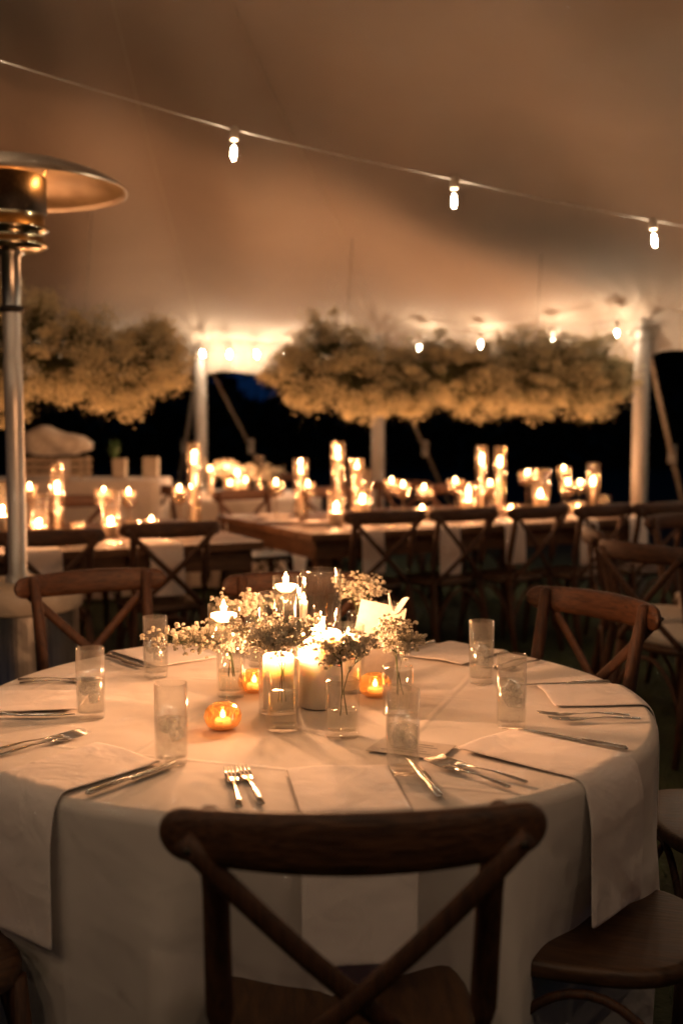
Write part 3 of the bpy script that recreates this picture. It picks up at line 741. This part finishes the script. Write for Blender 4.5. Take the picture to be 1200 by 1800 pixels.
def amber_votive(x, y, lab, labc, watts):
    t = thing('votive_holder', lab, 'candle holder', (x, y, TZ + .0025), 0, 'amber votive holders')
    prof = [(0, 0), (.022, 0), (.03, .006), (.0355, .016), (.037, .026), (.0345, .037), (.028, .046), (.0245, .05), (.0225, .049), (.026, .044), (.032, .036), (.0345, .026), (.033, .016), (.026, .008), (0, .006)]
    MB().lathe(prof, 72, cap=False, mod=lambda a, k: 1 + (.07 if 1 < k < 7 else 0) * abs(math.sin(9 * a + (k % 2) * PI / 2))).build('ribbed_glass', M['amber'], t, smooth=False)
    c = thing('tea_light', labc, 'candle', (x, y, TZ + .0095), 0, 'tea lights'); put('wax', wax_mesh(.018, .013), c); add_flame(c, (0, 0, .010), 3, watts)
amber_votive(-.246, 2.285, 'round amber ribbed votive holder in front of the footed glass', 'tea light glowing inside the front amber votive', W_NEAR * .012)
amber_votive(-.205, 2.60, 'amber votive half hidden left of the white candles', 'tea light in the half hidden amber votive', W_NEAR * .010)
amber_votive(.078, 2.56, 'amber votive between the two right flower vases', 'tea light in the amber votive between the right flower vases', W_NEAR * .010)

# ---- baby's breath
def blossom_cloud(name, P, size, m, petals=7, parent=None):
    """each blossom: a ball of small crossed petals"""
    n = len(P); k = petals
    c = np.repeat(P, k, 0); s = np.repeat(np.broadcast_to(size, (n,)), k)[:, None]
    d = rng.normal(size=(n * k, 3)); d /= np.linalg.norm(d, axis=1)[:, None]; d[:, 2] = np.abs(d[:, 2]) * .8 - .15
    e = rng.normal(size=(n * k, 3)); e = np.cross(d, e); e /= np.linalg.norm(e, axis=1)[:, None] + 1e-9
    f = np.cross(d, e)
    c = c + d * s * .62
    V = np.stack([c - e * s * .62, c + f * s * .5 + d * s * .18, c + e * s * .62, c - f * s * .5 + d * s * .18], 1).reshape(-1, 3)
    me = np_mesh(name, V, np.arange(n * k * 4).reshape(-1, 4), m)
    o = put(name, me, parent); tag(o, kind='stuff'); return o
def sprig(x, y, z0, spread, lab, grp='baby\'s breath in bud vases', n_main=3, lean=(0, 0), h=.16, nbl=150, foot=(0, 0, .06), size=.0066, clump=None):
    t = thing('gypsophila_sprig', lab, 'flowers', (x, y, z0), 0, grp)
    mb = MB(); P = []
    for k in range(n_main):
        a = 2 * PI * k / n_main + random.uniform(-.3, .3)
        top = Vector((lean[0] + spread * .45 * math.cos(a), lean[1] + spread * .45 * math.sin(a), h * random.uniform(.55, .72)))
        ft = Vector((foot[0] + .008 * math.cos(a), foot[1] + .008 * math.sin(a), -foot[2]))
        mid = Vector((top.x * .25, top.y * .25, h * .12)); mb.tube([ft, Vector((0, 0, -.01)) + ft * .2, mid, top], [.0013, .0013, .0011, .0009], 6)
        for b in range(9):
            q = random.uniform(.25, 1); st = mid.lerp(top, q)
            an = random.uniform(0, 2 * PI); tip = st + Vector((spread * .40 * math.cos(an), spread * .40 * math.sin(an), h * random.uniform(.05, .36)))
            mb.tube([st, st.lerp(tip, .5) + Vector((0, 0, -.004)), tip], [.0008, .0006, .0005], 4)
            for c in range(max(2, nbl // (n_main * 9))):
                d = Vector((random.gauss(0, 1), random.gauss(0, 1), random.gauss(0, .8))) * (spread * .06 + .006)
                pt = tip + d; P.append(tuple(pt))
                if c % 2 == 0: mb.tube([tip.lerp(st, .2), pt], [.0005, .0004], 3)
    mb.build('stems', M['stem'], t)
    P = np.array(P); blossom_cloud('blossoms', P, rng.uniform(.7, 1.2, len(P)) * size, M['blossom'], 9, t)
    return t
def bud_vase(x, y, r, h, wl, lab):
    t = thing('bud_vase', lab, 'vase', (x, y, TZ + .0025), 0, 'clear bud vases')
    MB().lathe([(0, 0), (r * .96, 0), (r, .004), (r, h * .93), (r * .97, h * .975), (r * .8, h), (r * .78, h - .001), (r * .94, h * .96), (r - .003, h * .92), (r - .003, .015), (0, .013)], 36, cap=False).build('glass_wall', M['glass'], t)
    MB().lathe([(0, .0145), (r - .0042, .015), (r - .0042, wl), (r - .007, wl - .0012), (0, wl - .0012)], 32, cap=False).build('water', M['vase_water'], t)
for (x, y, r, h, wl, vl, fl, sp, lean, hh, nb_, n_m) in [
    (-.121, 2.28, .0345, .150, .078, 'bud vase with a long stem in front of the glass cylinder candle', 'white flower spray above the vase in front of the candles', .105, (-.012, .0), .075, 520, 4),
    (.002, 2.225, .0345, .118, .055, 'bud vase at the front right of the fat pillar candle', 'white flower puff just right of the fat pillar candle', .066, (.016, .0), .092, 320, 3),
    (.122, 2.40, .034, .108, .06, 'bud vase right behind the front water glass', 'white flower puff above the front water glass', .062, (.004, .0), .100, 300, 3),
    (-.256, 2.56, .033, .120, .06, 'bud vase behind the stem of the footed glass', 'loose flower spray drooping left beside the footed floating candle', .125, (-.085, -.02), .03, 520, 5),
    (-.21, 2.88, .033, .125, .06, 'bud vase at the back left of the centrepiece', 'flower spray behind the footed floating candle', .11, (-.04, .0), .055, 320, 3),
    (.045, 2.93, .033, .135, .06, 'bud vase behind the table card', 'tall flower spray at the back beside the table card', .085, (.01, .0), .105, 340, 4)]:
    bud_vase(x, y, r, h, wl, vl)
    sprig(x, y, TZ + h + .002, sp, fl, h=hh, lean=lean, nbl=nb_, n_main=n_m, foot=(random.uniform(-.008, .008), random.uniform(-.008, .008), h * .62))

# ---- cards
t = thing('table_card', 'blank back of a pale table card leaning beside the flowers', 'card', (.078, 2.70, TZ + .004), R(6))
o = MB().box((-.058, -.0008, 0), (.058, .0008, .178)).build('card', M['paper'], t, False); o.rotation_euler = (R(-9), R(13), 0); o.location = (-.01, 0, .014)
for s in (-1, 1):
    rows = [[(lerp(0, s * .026, q) + .004 * math.sin(k), .004 + .008 * math.sin(PI * q) * (k / 4), lerp(0, .05, q) + .026 * math.sin(PI * q) * (k / 4 - .5)) for k in range(5)] for q in np.linspace(0, 1, 9)]
    rb = sheet(rows, 'ribbon_loop', M['ribbon'], .0008); rb.parent = t; rb.location = (.052, .012, .160); rb.rotation_euler = (0, R(13), 0)
t = thing('menu_card', 'small printed card lying flat behind the front water glass', 'card', (.135, 2.135, TZ + .004), R(-24))
cm = MB().box((-.075, -.05, 0), (.075, .05, .0012)).build('card', M['paper'], t, False)
for k in range(5):
    MB().box((-.05 + .01 * (k % 2), -.032 + .014 * k, .0013), (.05 - .012 * (k % 3), -.029 + .014 * k, .0016)).build('print_line', M['ink'], cm, False)

# ================================================================== candles on the long tables
def px_far(items, place, table):
    """items: kind -> list of (s, w, ...) along / across the table"""
    for kind, lst in items.items():
        lst = sorted(lst, key=lambda q: place(q[0], q[1])[0] / place(q[0], q[1])[1])
        for i, it in enumerate(lst):
            x, y, z = place(it[0], it[1], .003); o = ORD[i] + ' from left'
            if kind == 'taper':
                h, gh, r = it[2], it[3], it[4]
                cylinder(x, y, r, gh, 'tall glass cylinder round a taper on the %s table, %s' % (table, o), 'tall cylinders on the %s table' % table, z)
                tt = pillar(x, y, .0125, h, 'slim taper in a tall glass on the %s table, %s' % (table, o), 'tapers on the %s table' % table, z + .0085, 0, W_FAR * .7)
                MB().lathe([(0, 0), (.026, 0), (.026, .005), (.016, .01), (.016, .03), (.013, .03), (.013, .012)], 16, cap=False).build('holder', M['glass'], tt)
            elif kind == 'pillar':
                h, gh, r = it[2], it[3], it[4]
                cylinder(x, y, r, gh, 'glass cylinder round a squat pillar candle on the %s table, %s' % (table, o), 'squat candle cylinders on the %s table' % table, z)
                pillar(x, y, r * .78, h, 'squat pillar candle in glass on the %s table, %s' % (table, o), 'squat pillars on the %s table' % table, z + .0085, 0, W_FAR)
            elif kind == 'float':
                hs, hc, r = it[2], it[3], it[4]
                floater(x, y, r, hc, hs, 'footed floating candle glass on the %s table, %s' % (table, o), 'floating candle on the %s table, %s' % (table, o), 'floating on the %s table' % table, z, 0, W_FAR, 'hurricane')
            elif kind == 'votive':
                h, gh, r, lit = it[2], it[3], it[4], it[5]
                cylinder(x, y, r, gh, 'low glass votive on the %s table, %s' % (table, o), 'low votives on the %s table' % table, z)
                pillar(x, y, r * .72, h, 'low votive candle on the %s table, %s' % (table, o), 'votive candles on the %s table' % table, z + .0085, 1, W_FAR * .7, lit=lit)
# target columns (image x at 1200 wide, flame image y) turned into table positions
F_, H_ = 1970.0, 1.388
def s_for(place, px, w):
    """distance along the table at which a thing stands on the sight line of column px"""
    k = (px - 600) / F_; lo, hi = -.2, 2.7
    for _ in range(40):
        m = (lo + hi) / 2; x, y, z = place(m, w)
        if x / y < k: lo = m
        else: hi = m
    return round((lo + hi) / 2, 3)
def fz(place, s, w, py): return H_ - (py - 740) / F_ * place(s, w)[1] - TZ       # flame height above the table
def row(place, spec):
    out = {}
    for kind, px, py, w, top, wid in spec:
        s = s_for(place, px, w); y = place(s, w)[1]; h = fz(place, s, w, py); gh = fz(place, s, w, top) if top else None; r = wid / 2 / F_ * y
        if kind == 'taper': out.setdefault(kind, []).append((s, w, max(.08, h - .035), gh, r))
        elif kind == 'pillar': out.setdefault(kind, []).append((s, w, max(.03, h - .035), max(gh, h + .02), r))
        elif kind == 'float': hs = h - .085; out.setdefault(kind, []).append((s, w, max(.05, hs), .095, r))
        elif kind == 'votive': out.setdefault(kind, []).append((s, w, max(.02, h - .03), .07, r, py > 0 and wid != 31))
    return out
right_spec = [('float', 485, 849, .85, 0, 28), ('taper', 528, 824, 1.0, 808, 26), ('float', 541, 852, .75, 0, 26), ('taper', 594, 800, .95, 778, 24), ('taper', 627, 817, .85, 808, 25), ('pillar', 636, 876, .60, 826, 34),
              ('pillar', 590, 893, .42, 862, 29), ('float', 688, 846, .85, 0, 28), ('float', 708, 853, .70, 0, 26), ('float', 745, 858, .85, 0, 29), ('votive', 742, 889, .62, 0, 34), ('float', 800, 846, .9, 0, 30),
              ('pillar', 823, 873, .75, 850, 34), ('taper', 846, 810, .95, 785, 21), ('taper', 878, 814, .80, 786, 20), ('float', 861, 850, .62, 0, 28), ('votive', 898, 889, .50, 0, 28), ('float', 926, 832, .95, 0, 30),
              ('pillar', 950, 867, .75, 826, 31), ('float', 990, 824, .95, 0, 24), ('float', 998, 849, .7, 0, 30), ('taper', 1042, 847, .8, 815, 22), ('float', 1063, 849, 1.0, 0, 22), ('votive', 1016, 888, .55, 0, 26)]
left_spec = [('pillar', 2, 898, .55, 850, 30), ('float', 52, 857, .9, 0, 27), ('pillar', 67, 918, .62, 870, 33), ('taper', 100, 859, .80, 816, 24), ('votive', 135, 914, .8, 0, 31), ('float', 182, 864, .75, 0, 33), ('pillar', 193, 915, .55, 863, 31),
             ('float', 226, 866, .95, 0, 25), ('votive', 265, 909, .75, 0, 27), ('votive', 230, 915, .75, 0, 31), ('float', 315, 860, .8, 0, 26), ('taper', 341, 807, .85, 779, 24)]
px_far(row(on_right, right_spec), on_right, 'right wooden')
px_far(row(on_left, left_spec), on_left, 'left wooden')
for i, (px, w) in enumerate(((1079, .7), (1092, .75))):
    s = s_for(on_right, px, w); x, y, z = on_right(s, w, .003)
    t = thing('small_tumbler', ORD[i] + ' from left of two small empty glasses at the right end of the wooden table', 'glass', (x, y, z), 0, 'small empty glasses'); put('glass_wall', shell_mesh(.03, .095), t)
# far white table: five candles, two flower bunches, tumblers
for i, (dx, dy, h) in enumerate(((-.18, -.1, .205), (-.06, .12, .21), (.0, -.22, .09), (.05, -.05, .165), (.13, -.15, .115))):
    x, y = -.95 + dx, 9.75 + dy
    cylinder(x, y, .035, h + .03, 'glass round a small candle on the far white table, %s from left' % ORD[i], 'glasses on the far white table', TZ + .003)
    pillar(x, y, .027, h, 'small candle on the far white table, %s from left' % ORD[i], 'candles on the far white table', TZ + .0115, 0, W_FAR)
cylinder(-.72, 9.8, .05, .33, 'empty tall glass among the candles of the far white table', 'glasses on the far white table', TZ + .003)
for i, (dx, sx, hh) in enumerate(((-.06, .22, .26), (.30, .17, .2))):
    sprig(-.95 + dx, 9.85, TZ + .06, sx * 1.3, ['large', 'small'][i] + ' baby\'s breath bunch on the far white table', 'flower bunches on the far white table', 6, (0, 0), hh, 420, (0, 0, .05), .011)
for i, x in enumerate((-1.36, -1.24, -1.1)):
    t = thing('small_tumbler', ORD[i] + ' from left of the tumblers on the far white table', 'glass', (x, 9.35, TZ + .003), 0, 'tumblers on the far white table'); put('glass_wall', shell_mesh(.034, .12, 'tumbler'), t)

# napkins, cutlery and plates on the long tables
def farm_napkin(place, s, heading, lab, grp, half=.075, hang=.30, far=False, width=1.5):
    rows = []
    for k in range(22):
        q = -.30 + (.30 + hang) * k / 21; rowp = []
        for j in range(5):
            ss = s + half * (-1 + j / 2) + .004 * math.sin(k * .4)
            if q <= 0: w, z = -q, .004 + .002 * math.sin(k + j)
            else: w, z = -.010 - .01 * math.sin(q * 6) * (j - 2) * .2, -q + .004
            if -.02 < q < .03: z = .004 - max(0, q) ; w = -q if q < 0 else -.008
            p = place(ss, (width - w) if far else w, z); rowp.append(p)
        rows.append(rowp)
    o = sheet(rows, 'napkin', M['napkin'], .004); return tag(o, lab, 'napkin', grp)
for i, px in enumerate((655, 790, 905, 1035, 1122)):
    s = s_for(on_right, px, 0.0)
    farm_napkin(on_right, s, RA, 'white napkin hanging off the near edge of the right wooden table, %s from left' % ORD[i], 'napkins on the right wooden table', hang=.25 + .04 * (i % 2))
for i, px in enumerate((75, 292)):
    s = s_for(on_left, px, 0.0)
    farm_napkin(on_left, s, LA, 'white napkin hanging off the left wooden table, %s' % ('behind the heater post' if i == 0 else 'behind the rightmost chair'), 'napkins on the left wooden table', half=.09, hang=.26)
def farm_cutlery(place, px, w, table, ang, i, nm='fork'):
    s = s_for(place, px, w); x, y, z = place(s, w, .004)
    o = put(nm, FORK if nm == 'fork' else KNIFE, None, (x, y, z), (0, 0, R(ang) + random.uniform(-.2, .2)))
    return o
k = 0
for px, w, nm in ((600, .08, 'fork'), (592, .1, 'fork'), (700, .09, 'knife'), (745, .08, 'fork'), (840, .08, 'knife'), (885, .1, 'fork'), (960, .08, 'knife'), (1005, .1, 'fork')):
    o = farm_cutlery(on_right, px, w, 'right', RA, k, nm); tag(o, 'silver %s by the near edge of the right wooden table, %s piece from left' % (nm, ORD[k]), nm, 'cutlery on the right wooden table'); k += 1
k = 0
for px, w, nm in ((115, .07, 'fork'), (128, .1, 'knife'), (205, .09, 'knife'), (215, .06, 'fork'), (305, .09, 'knife'), (318, .12, 'fork')):
    o = farm_cutlery(on_left, px, w, 'left', LA, k, nm); tag(o, 'silver %s by the near edge of the left wooden table, %s piece from left' % (nm, ORD[k]), nm, 'cutlery on the left wooden table'); k += 1
for i, (s, w) in enumerate(((.22, 1.05), (.12, .72), (.30, .5))):
    x, y, z = on_right(s, w, .004)
    rows = [[(x + .11 * a + .02 * b, y + .07 * b, z + .012 + .006 * math.sin(3 * a + i) * math.cos(2 * b)) for b in np.linspace(-1, 1, 6)] for a in np.linspace(-1, 1, 8)]
    tag(sheet(rows, 'napkin', M['napkin'], .01), 'folded white napkin lying flat at the left end of the right table, %s' % ('farthest', 'middle', 'nearest')[i], 'napkin', 'flat napkins on the right table')

# ================================================================== hanging flower clouds
def flower_cloud(cx, cy, ang, length, depth, z0, z1, lab, seed, n_cl, per, prof):
    global rng
    r2 = np.random.default_rng(seed)
    t = thing('flower_cloud', lab, 'hanging flowers', (cx, cy, 0), R(ang), 'hanging baby\'s breath clouds')
    u = r2.uniform(-1, 1, n_cl); a = r2.uniform(0, 2 * PI, n_cl); rr = r2.uniform(.30, 1.05, n_cl) ** .5
    top = np.interp(u, prof[0], prof[1]); bot = np.interp(u, prof[0], prof[2])
    top = top + .035 * np.sin(u * 11 + seed) + .03 * np.sin(u * 23 + 2 * seed); bot = bot + .04 * np.sin(u * 9 + 3 * seed) + .035 * np.sin(u * 19 + seed)
    mid = (top + bot) / 2; hf = (top - bot) / 2
    C = np.stack([u * length / 2, np.cos(a) * rr * depth / 2 * np.sqrt(1.02 - .6 * u * u), mid + np.sin(a) * rr * hf * .86], 1)
    idx = np.repeat(np.arange(n_cl), per); sz = r2.uniform(.03, .095, n_cl)[idx]
    d = r2.normal(size=(len(idx), 3)); d /= np.linalg.norm(d, axis=1)[:, None]; d *= (r2.uniform(.15, 1, (len(idx), 1)) ** .6) * np.where(r2.uniform(size=(len(idx), 1)) < .12, 1.5, 1.0)
    P = C[idx] + d * sz[:, None] * np.array([1.15, 1.15, .85])
    blossom_cloud('blossoms', P, r2.uniform(.5, 1.5, len(P)) * .0072, M['dry_blossom'], 3, t)
    # twigs inside: thin triangles fanning from the spine to the clumps
    nt = n_cl * 40; j = r2.integers(0, n_cl, nt); e = C[j] + r2.normal(size=(nt, 3)) * .05
    s0 = np.stack([C[j][:, 0] * .93, C[j][:, 1] * .15, mid[j] + (C[j][:, 2] - mid[j]) * .15], 1); q = r2.normal(size=(nt, 3)) * .0018
    V = np.stack([s0 - q, s0 + q, e], 1).reshape(-1, 3)
    tag(put('twigs', np_mesh('twigs', V, np.arange(nt * 3).reshape(-1, 3), M['twig']), t), kind='stuff')
    MB().tube([(-length * .46, 0, np.interp(-.9, prof[0], prof[1]) * .5 + np.interp(-.9, prof[0], prof[2]) * .5), (0, 0, (z0 + z1) / 2), (length * .46, 0, (z0 + z1) / 2)], .012, 8).build('spine_pole', M['twig'], t)
    for k, x in enumerate((-.32, .22)):
        MB().tube([(x * length, 0, (z0 + z1) / 2), (x * length + .07, .02, 2.52)], .0022, 5).build('hanging_wire', M['cable'], t)
    return t
pr = (np.array([-1, -.93, -.8, -.55, -.4, -.1, .2, .5, .75, .92, 1]), np.array([1.72, 1.88, 2.06, 2.0, 1.97, 1.95, 2.0, 2.02, 2.03, 2.0, 1.78]), np.array([1.62, 1.52, 1.36, 1.42, 1.38, 1.40, 1.42, 1.36, 1.42, 1.40, 1.55]))
flower_cloud(.78, 7.42, RA, 2.68, .62, 1.38, 2.02, 'long cloud of dried baby\'s breath hanging over the right wooden table', 3, 520, 105, pr)
pl = (np.array([-1, -.8, -.5, -.2, .0, .25, .5, .75, .92, 1]), np.array([1.8, 2.02, 2.14, 2.26, 2.24, 2.10, 2.02, 2.0, 1.90, 1.74]), np.array([1.6, 1.40, 1.36, 1.36, 1.34, 1.40, 1.42, 1.44, 1.50, 1.58]))
flower_cloud(-1.80, 5.98, LA, 1.95, .66, 1.36, 2.15, 'rounded cloud of dried baby\'s breath hanging above the left wooden table', 4, 460, 110, pl)

# ================================================================== patio heater
HX, HY = -1.255, 4.32
t = thing('patio_heater', 'steel patio heater with wide round reflector at the left frame edge', 'heater', (HX, HY, 0), .4)
MB().lathe([(.232, 0), (.235, .02), (.228, .03), (.226, .66)], 60, cap=False, mod=lambda a, k: 1 + .008 * math.sin(38 * a)).build('tank_housing', M['steel'], t)
MB().lathe([(.0, .765), (.16, .768), (.225, .762), (.238, .752), (.242, .735), (.242, .672), (.234, .664), (.222, .662)], 60, cap=False).build('housing_lid', M['planter'], t)
MB().lathe([(.05, .765), (.045, .79), (.0355, .80), (.0355, 1.44), (.0365, 1.445), (.0365, 1.62), (.034, 1.625), (.034, 1.80)], 32, cap=False).build('post', M['post'], t)
MB().lathe([(.034, 1.80), (.046, 1.803), (.046, 1.822), (.036, 1.826)], 32, cap=False).build('collar', M['mesh'], t)
MB().lathe([(.036, 1.826), (.036, 2.01), (.05, 2.02), (.05, 2.026)], 32, cap=False).build('gas_pipe', M['steel'], t)
MB().lathe([(.05, 2.026), (.115, 2.032), (.138, 2.045), (.138, 2.058), (.126, 2.063), (.124, 2.098), (.142, 2.106), (.142, 2.118), (.128, 2.124), (.13, 2.165)], 48, cap=False).build('burner_base', M['brass'], t)
MB().lathe([(.131, 2.165), (.136, 2.172), (.136, 2.305), (.128, 2.312), (.05, 2.316)], 48, cap=False, mod=lambda a, k: 1 + .012 * math.sin(40 * a)).build('burner_screen', M['mesh'], t)
gl = MB().lathe([(.05, 2.316), (.085, 2.320), (.06, 2.326), (0, 2.328)], 32, cap=False).build('burner_flame', M['burner'], t)
for k in range(3): point_light('burner_light', gl, (.158 * math.cos(k * 2.09 + 5.5), .158 * math.sin(k * 2.09 + 5.5), 2.285), 3.0, (1, .36, .08), .012)
MB().lathe([(0, 2.352), (.10, 2.351), (.20, 2.344), (.30, 2.325), (.37, 2.298), (.415, 2.272), (.438, 2.253), (.444, 2.256), (.419, 2.280), (.37, 2.306), (.30, 2.333), (.20, 2.352), (.10, 2.359), (0, 2.36)], 72, cap=False,
           mod=lambda a, k: 1 + .006 * math.sin(8 * a)).build('reflector_dome', M['reflector'], t)
for k in range(3):
    a = k * 2.094 + 5.6
    MB().tube([(.15 * math.cos(a), .15 * math.sin(a), 2.30), (.17 * math.cos(a), .17 * math.sin(a), 2.35)], .005, 6).build('reflector_bolt', M['mesh'], t)

# ================================================================== bar with covered display at the back left
BX, BY, BZ = -2.25, 8.9, .93
rows = []
per = []
for j in range(97):
    q = j / 96 * 4; e = int(q) % 4; f = q - int(q); c = [(-.85, -.32), (.85, -.32), (.85, .32), (-.85, .32)]; a, b = c[e], c[(e + 1) % 4]; per.append((lerp(a[0], b[0], f), lerp(a[1], b[1], f)))
bar = thing('bar_counter', 'bar table draped in white cloth at the back left', 'bar', (BX, BY, 0))
mb = MB(); mb.grid([[(x * .05, y * .05, BZ), (x * .6, y * .6, BZ), (x * .985, y * .97, BZ), (x, y, BZ - .012)] + [(x * (1 + .02 * k / 8) + .012 * math.sin(j * .9) * k / 8, y * (1 + .05 * k / 8) - .014 * math.sin(j * .8) * k / 8, BZ - .012 - .9 * k / 8) for k in range(1, 9)] for j, (x, y) in enumerate(per)])
mb.build('bar_cloth', M['linen'], bar)
MB().box((-.8, -.28, .05), (.8, .28, BZ - .03)).build('bar_frame', M['farm'], bar, False)
# slatted crate, fur throw, sign, planters
cr = thing('wooden_crate', 'pale slatted rack under the fluffy throw on the white bar', 'crate', (BX - .02, BY, BZ + .003))
for k in range(3):
    for (a, b) in (((-.24, -.14, .02 + .055 * k), (.26, -.125, .052 + .055 * k)), ((-.24, .125, .02 + .055 * k), (.26, .14, .052 + .055 * k))):
        MB().box(a, b).build('slat', M['crate'], cr, False)
for x in (-.22, .22):
    for y in (-.12, .10): MB().box((x, y, 0), (x + .022, y + .022, .175)).build('post', M['crate'], cr, False)
fur_rows = []
nu, nv = 64, 36
r3 = np.random.default_rng(9)
def fur_pt(i, j):
    th = 2 * PI * i / nu; ph = -PI / 2 + PI * j / (nv - 1)
    x = math.cos(ph) * math.cos(th); y = math.cos(ph) * math.sin(th); z = math.sin(ph)
    n = .05 * math.sin(5 * x + 1) * math.cos(4 * y) + .05 * math.sin(9 * x + 3 * z) + .035 * math.sin(17 * y + 11 * x) + .02 * math.sin(31 * x + 23 * z)
    k = 1 + n
    X = .285 * math.copysign(abs(x) ** .8, x) * k
    Z = .085 * math.copysign(abs(z) ** .75, z) * k + .055 * math.exp(-((X + .10) / .12) ** 2) * (z > -.4) - .10 * max(0, X) * .5 + .028 - (.05 * max(0, .1 - X) * (z < 0))
    return (X, .17 * y * k, .165 + .085 + Z)
fur = thing('fur_throw', 'fluffy white sheepskin heaped over a slatted rack on the bar', 'throw', (BX - .02, BY, BZ + .003))
mb = MB(); mb.grid([[fur_pt(i, j) for j in range(nv)] for i in range(nu)], wrap=True); mb.build('pelt', M['fur'], fur)
t = thing('small_sign', 'small white card propped against the slatted rack on the bar', 'sign', (BX + .09, BY - .19, BZ + .003), R(4)); o = MB().box((-.05, -.003, 0), (.05, .003, .16)).build('card', M['paper'], t, False); o.rotation_euler = (R(-14), 0, 0)
def plant(x, y, z, n, h, label):
    t = thing('potted_greenery', label, 'plant', (x, y, z)); mb = MB()
    for k in range(n):
        a = random.uniform(0, 2 * PI); l = h * random.uniform(.5, 1); sp = random.uniform(.03, .10)
        p = [Vector((0, 0, 0)), Vector((sp * .5 * math.cos(a), sp * .5 * math.sin(a), l * .6)), Vector((sp * math.cos(a), sp * math.sin(a), l))]
        mb.tube(p, [.004, .012, .001], 5, flat=(1, .2))
    mb.build('leaves', M['houseplant'], t); return t
def planter(x, w, h, label):
    t = thing('planter_box', label, 'planter', (x, BY + .12, BZ + .003)); mb = MB().lathe([(0, 0), (.68 * w, 0), (.707 * w, .01), (.72 * w, h), (.66 * w, h), (.64 * w, h - .03), (0, h - .03)], 4, cap=False)
    o = mb.build('box', M['planter'], t, False, bevel=.006); o.rotation_euler = (0, 0, PI / 4); return t
planter(-1.78, .10, .155, 'plain pale planter box on the right end of the white bar')
plant(-1.82, BY + .12, BZ + .13, 16, .2, 'green leaves poking out of the pale planter box')
planter(-1.53, .115, .165, 'wide pale planter at the right end behind the chair')
plant(-2.55, BY - .1, BZ + .003, 22, .18, 'dark greenery on the bar left of the slatted rack')
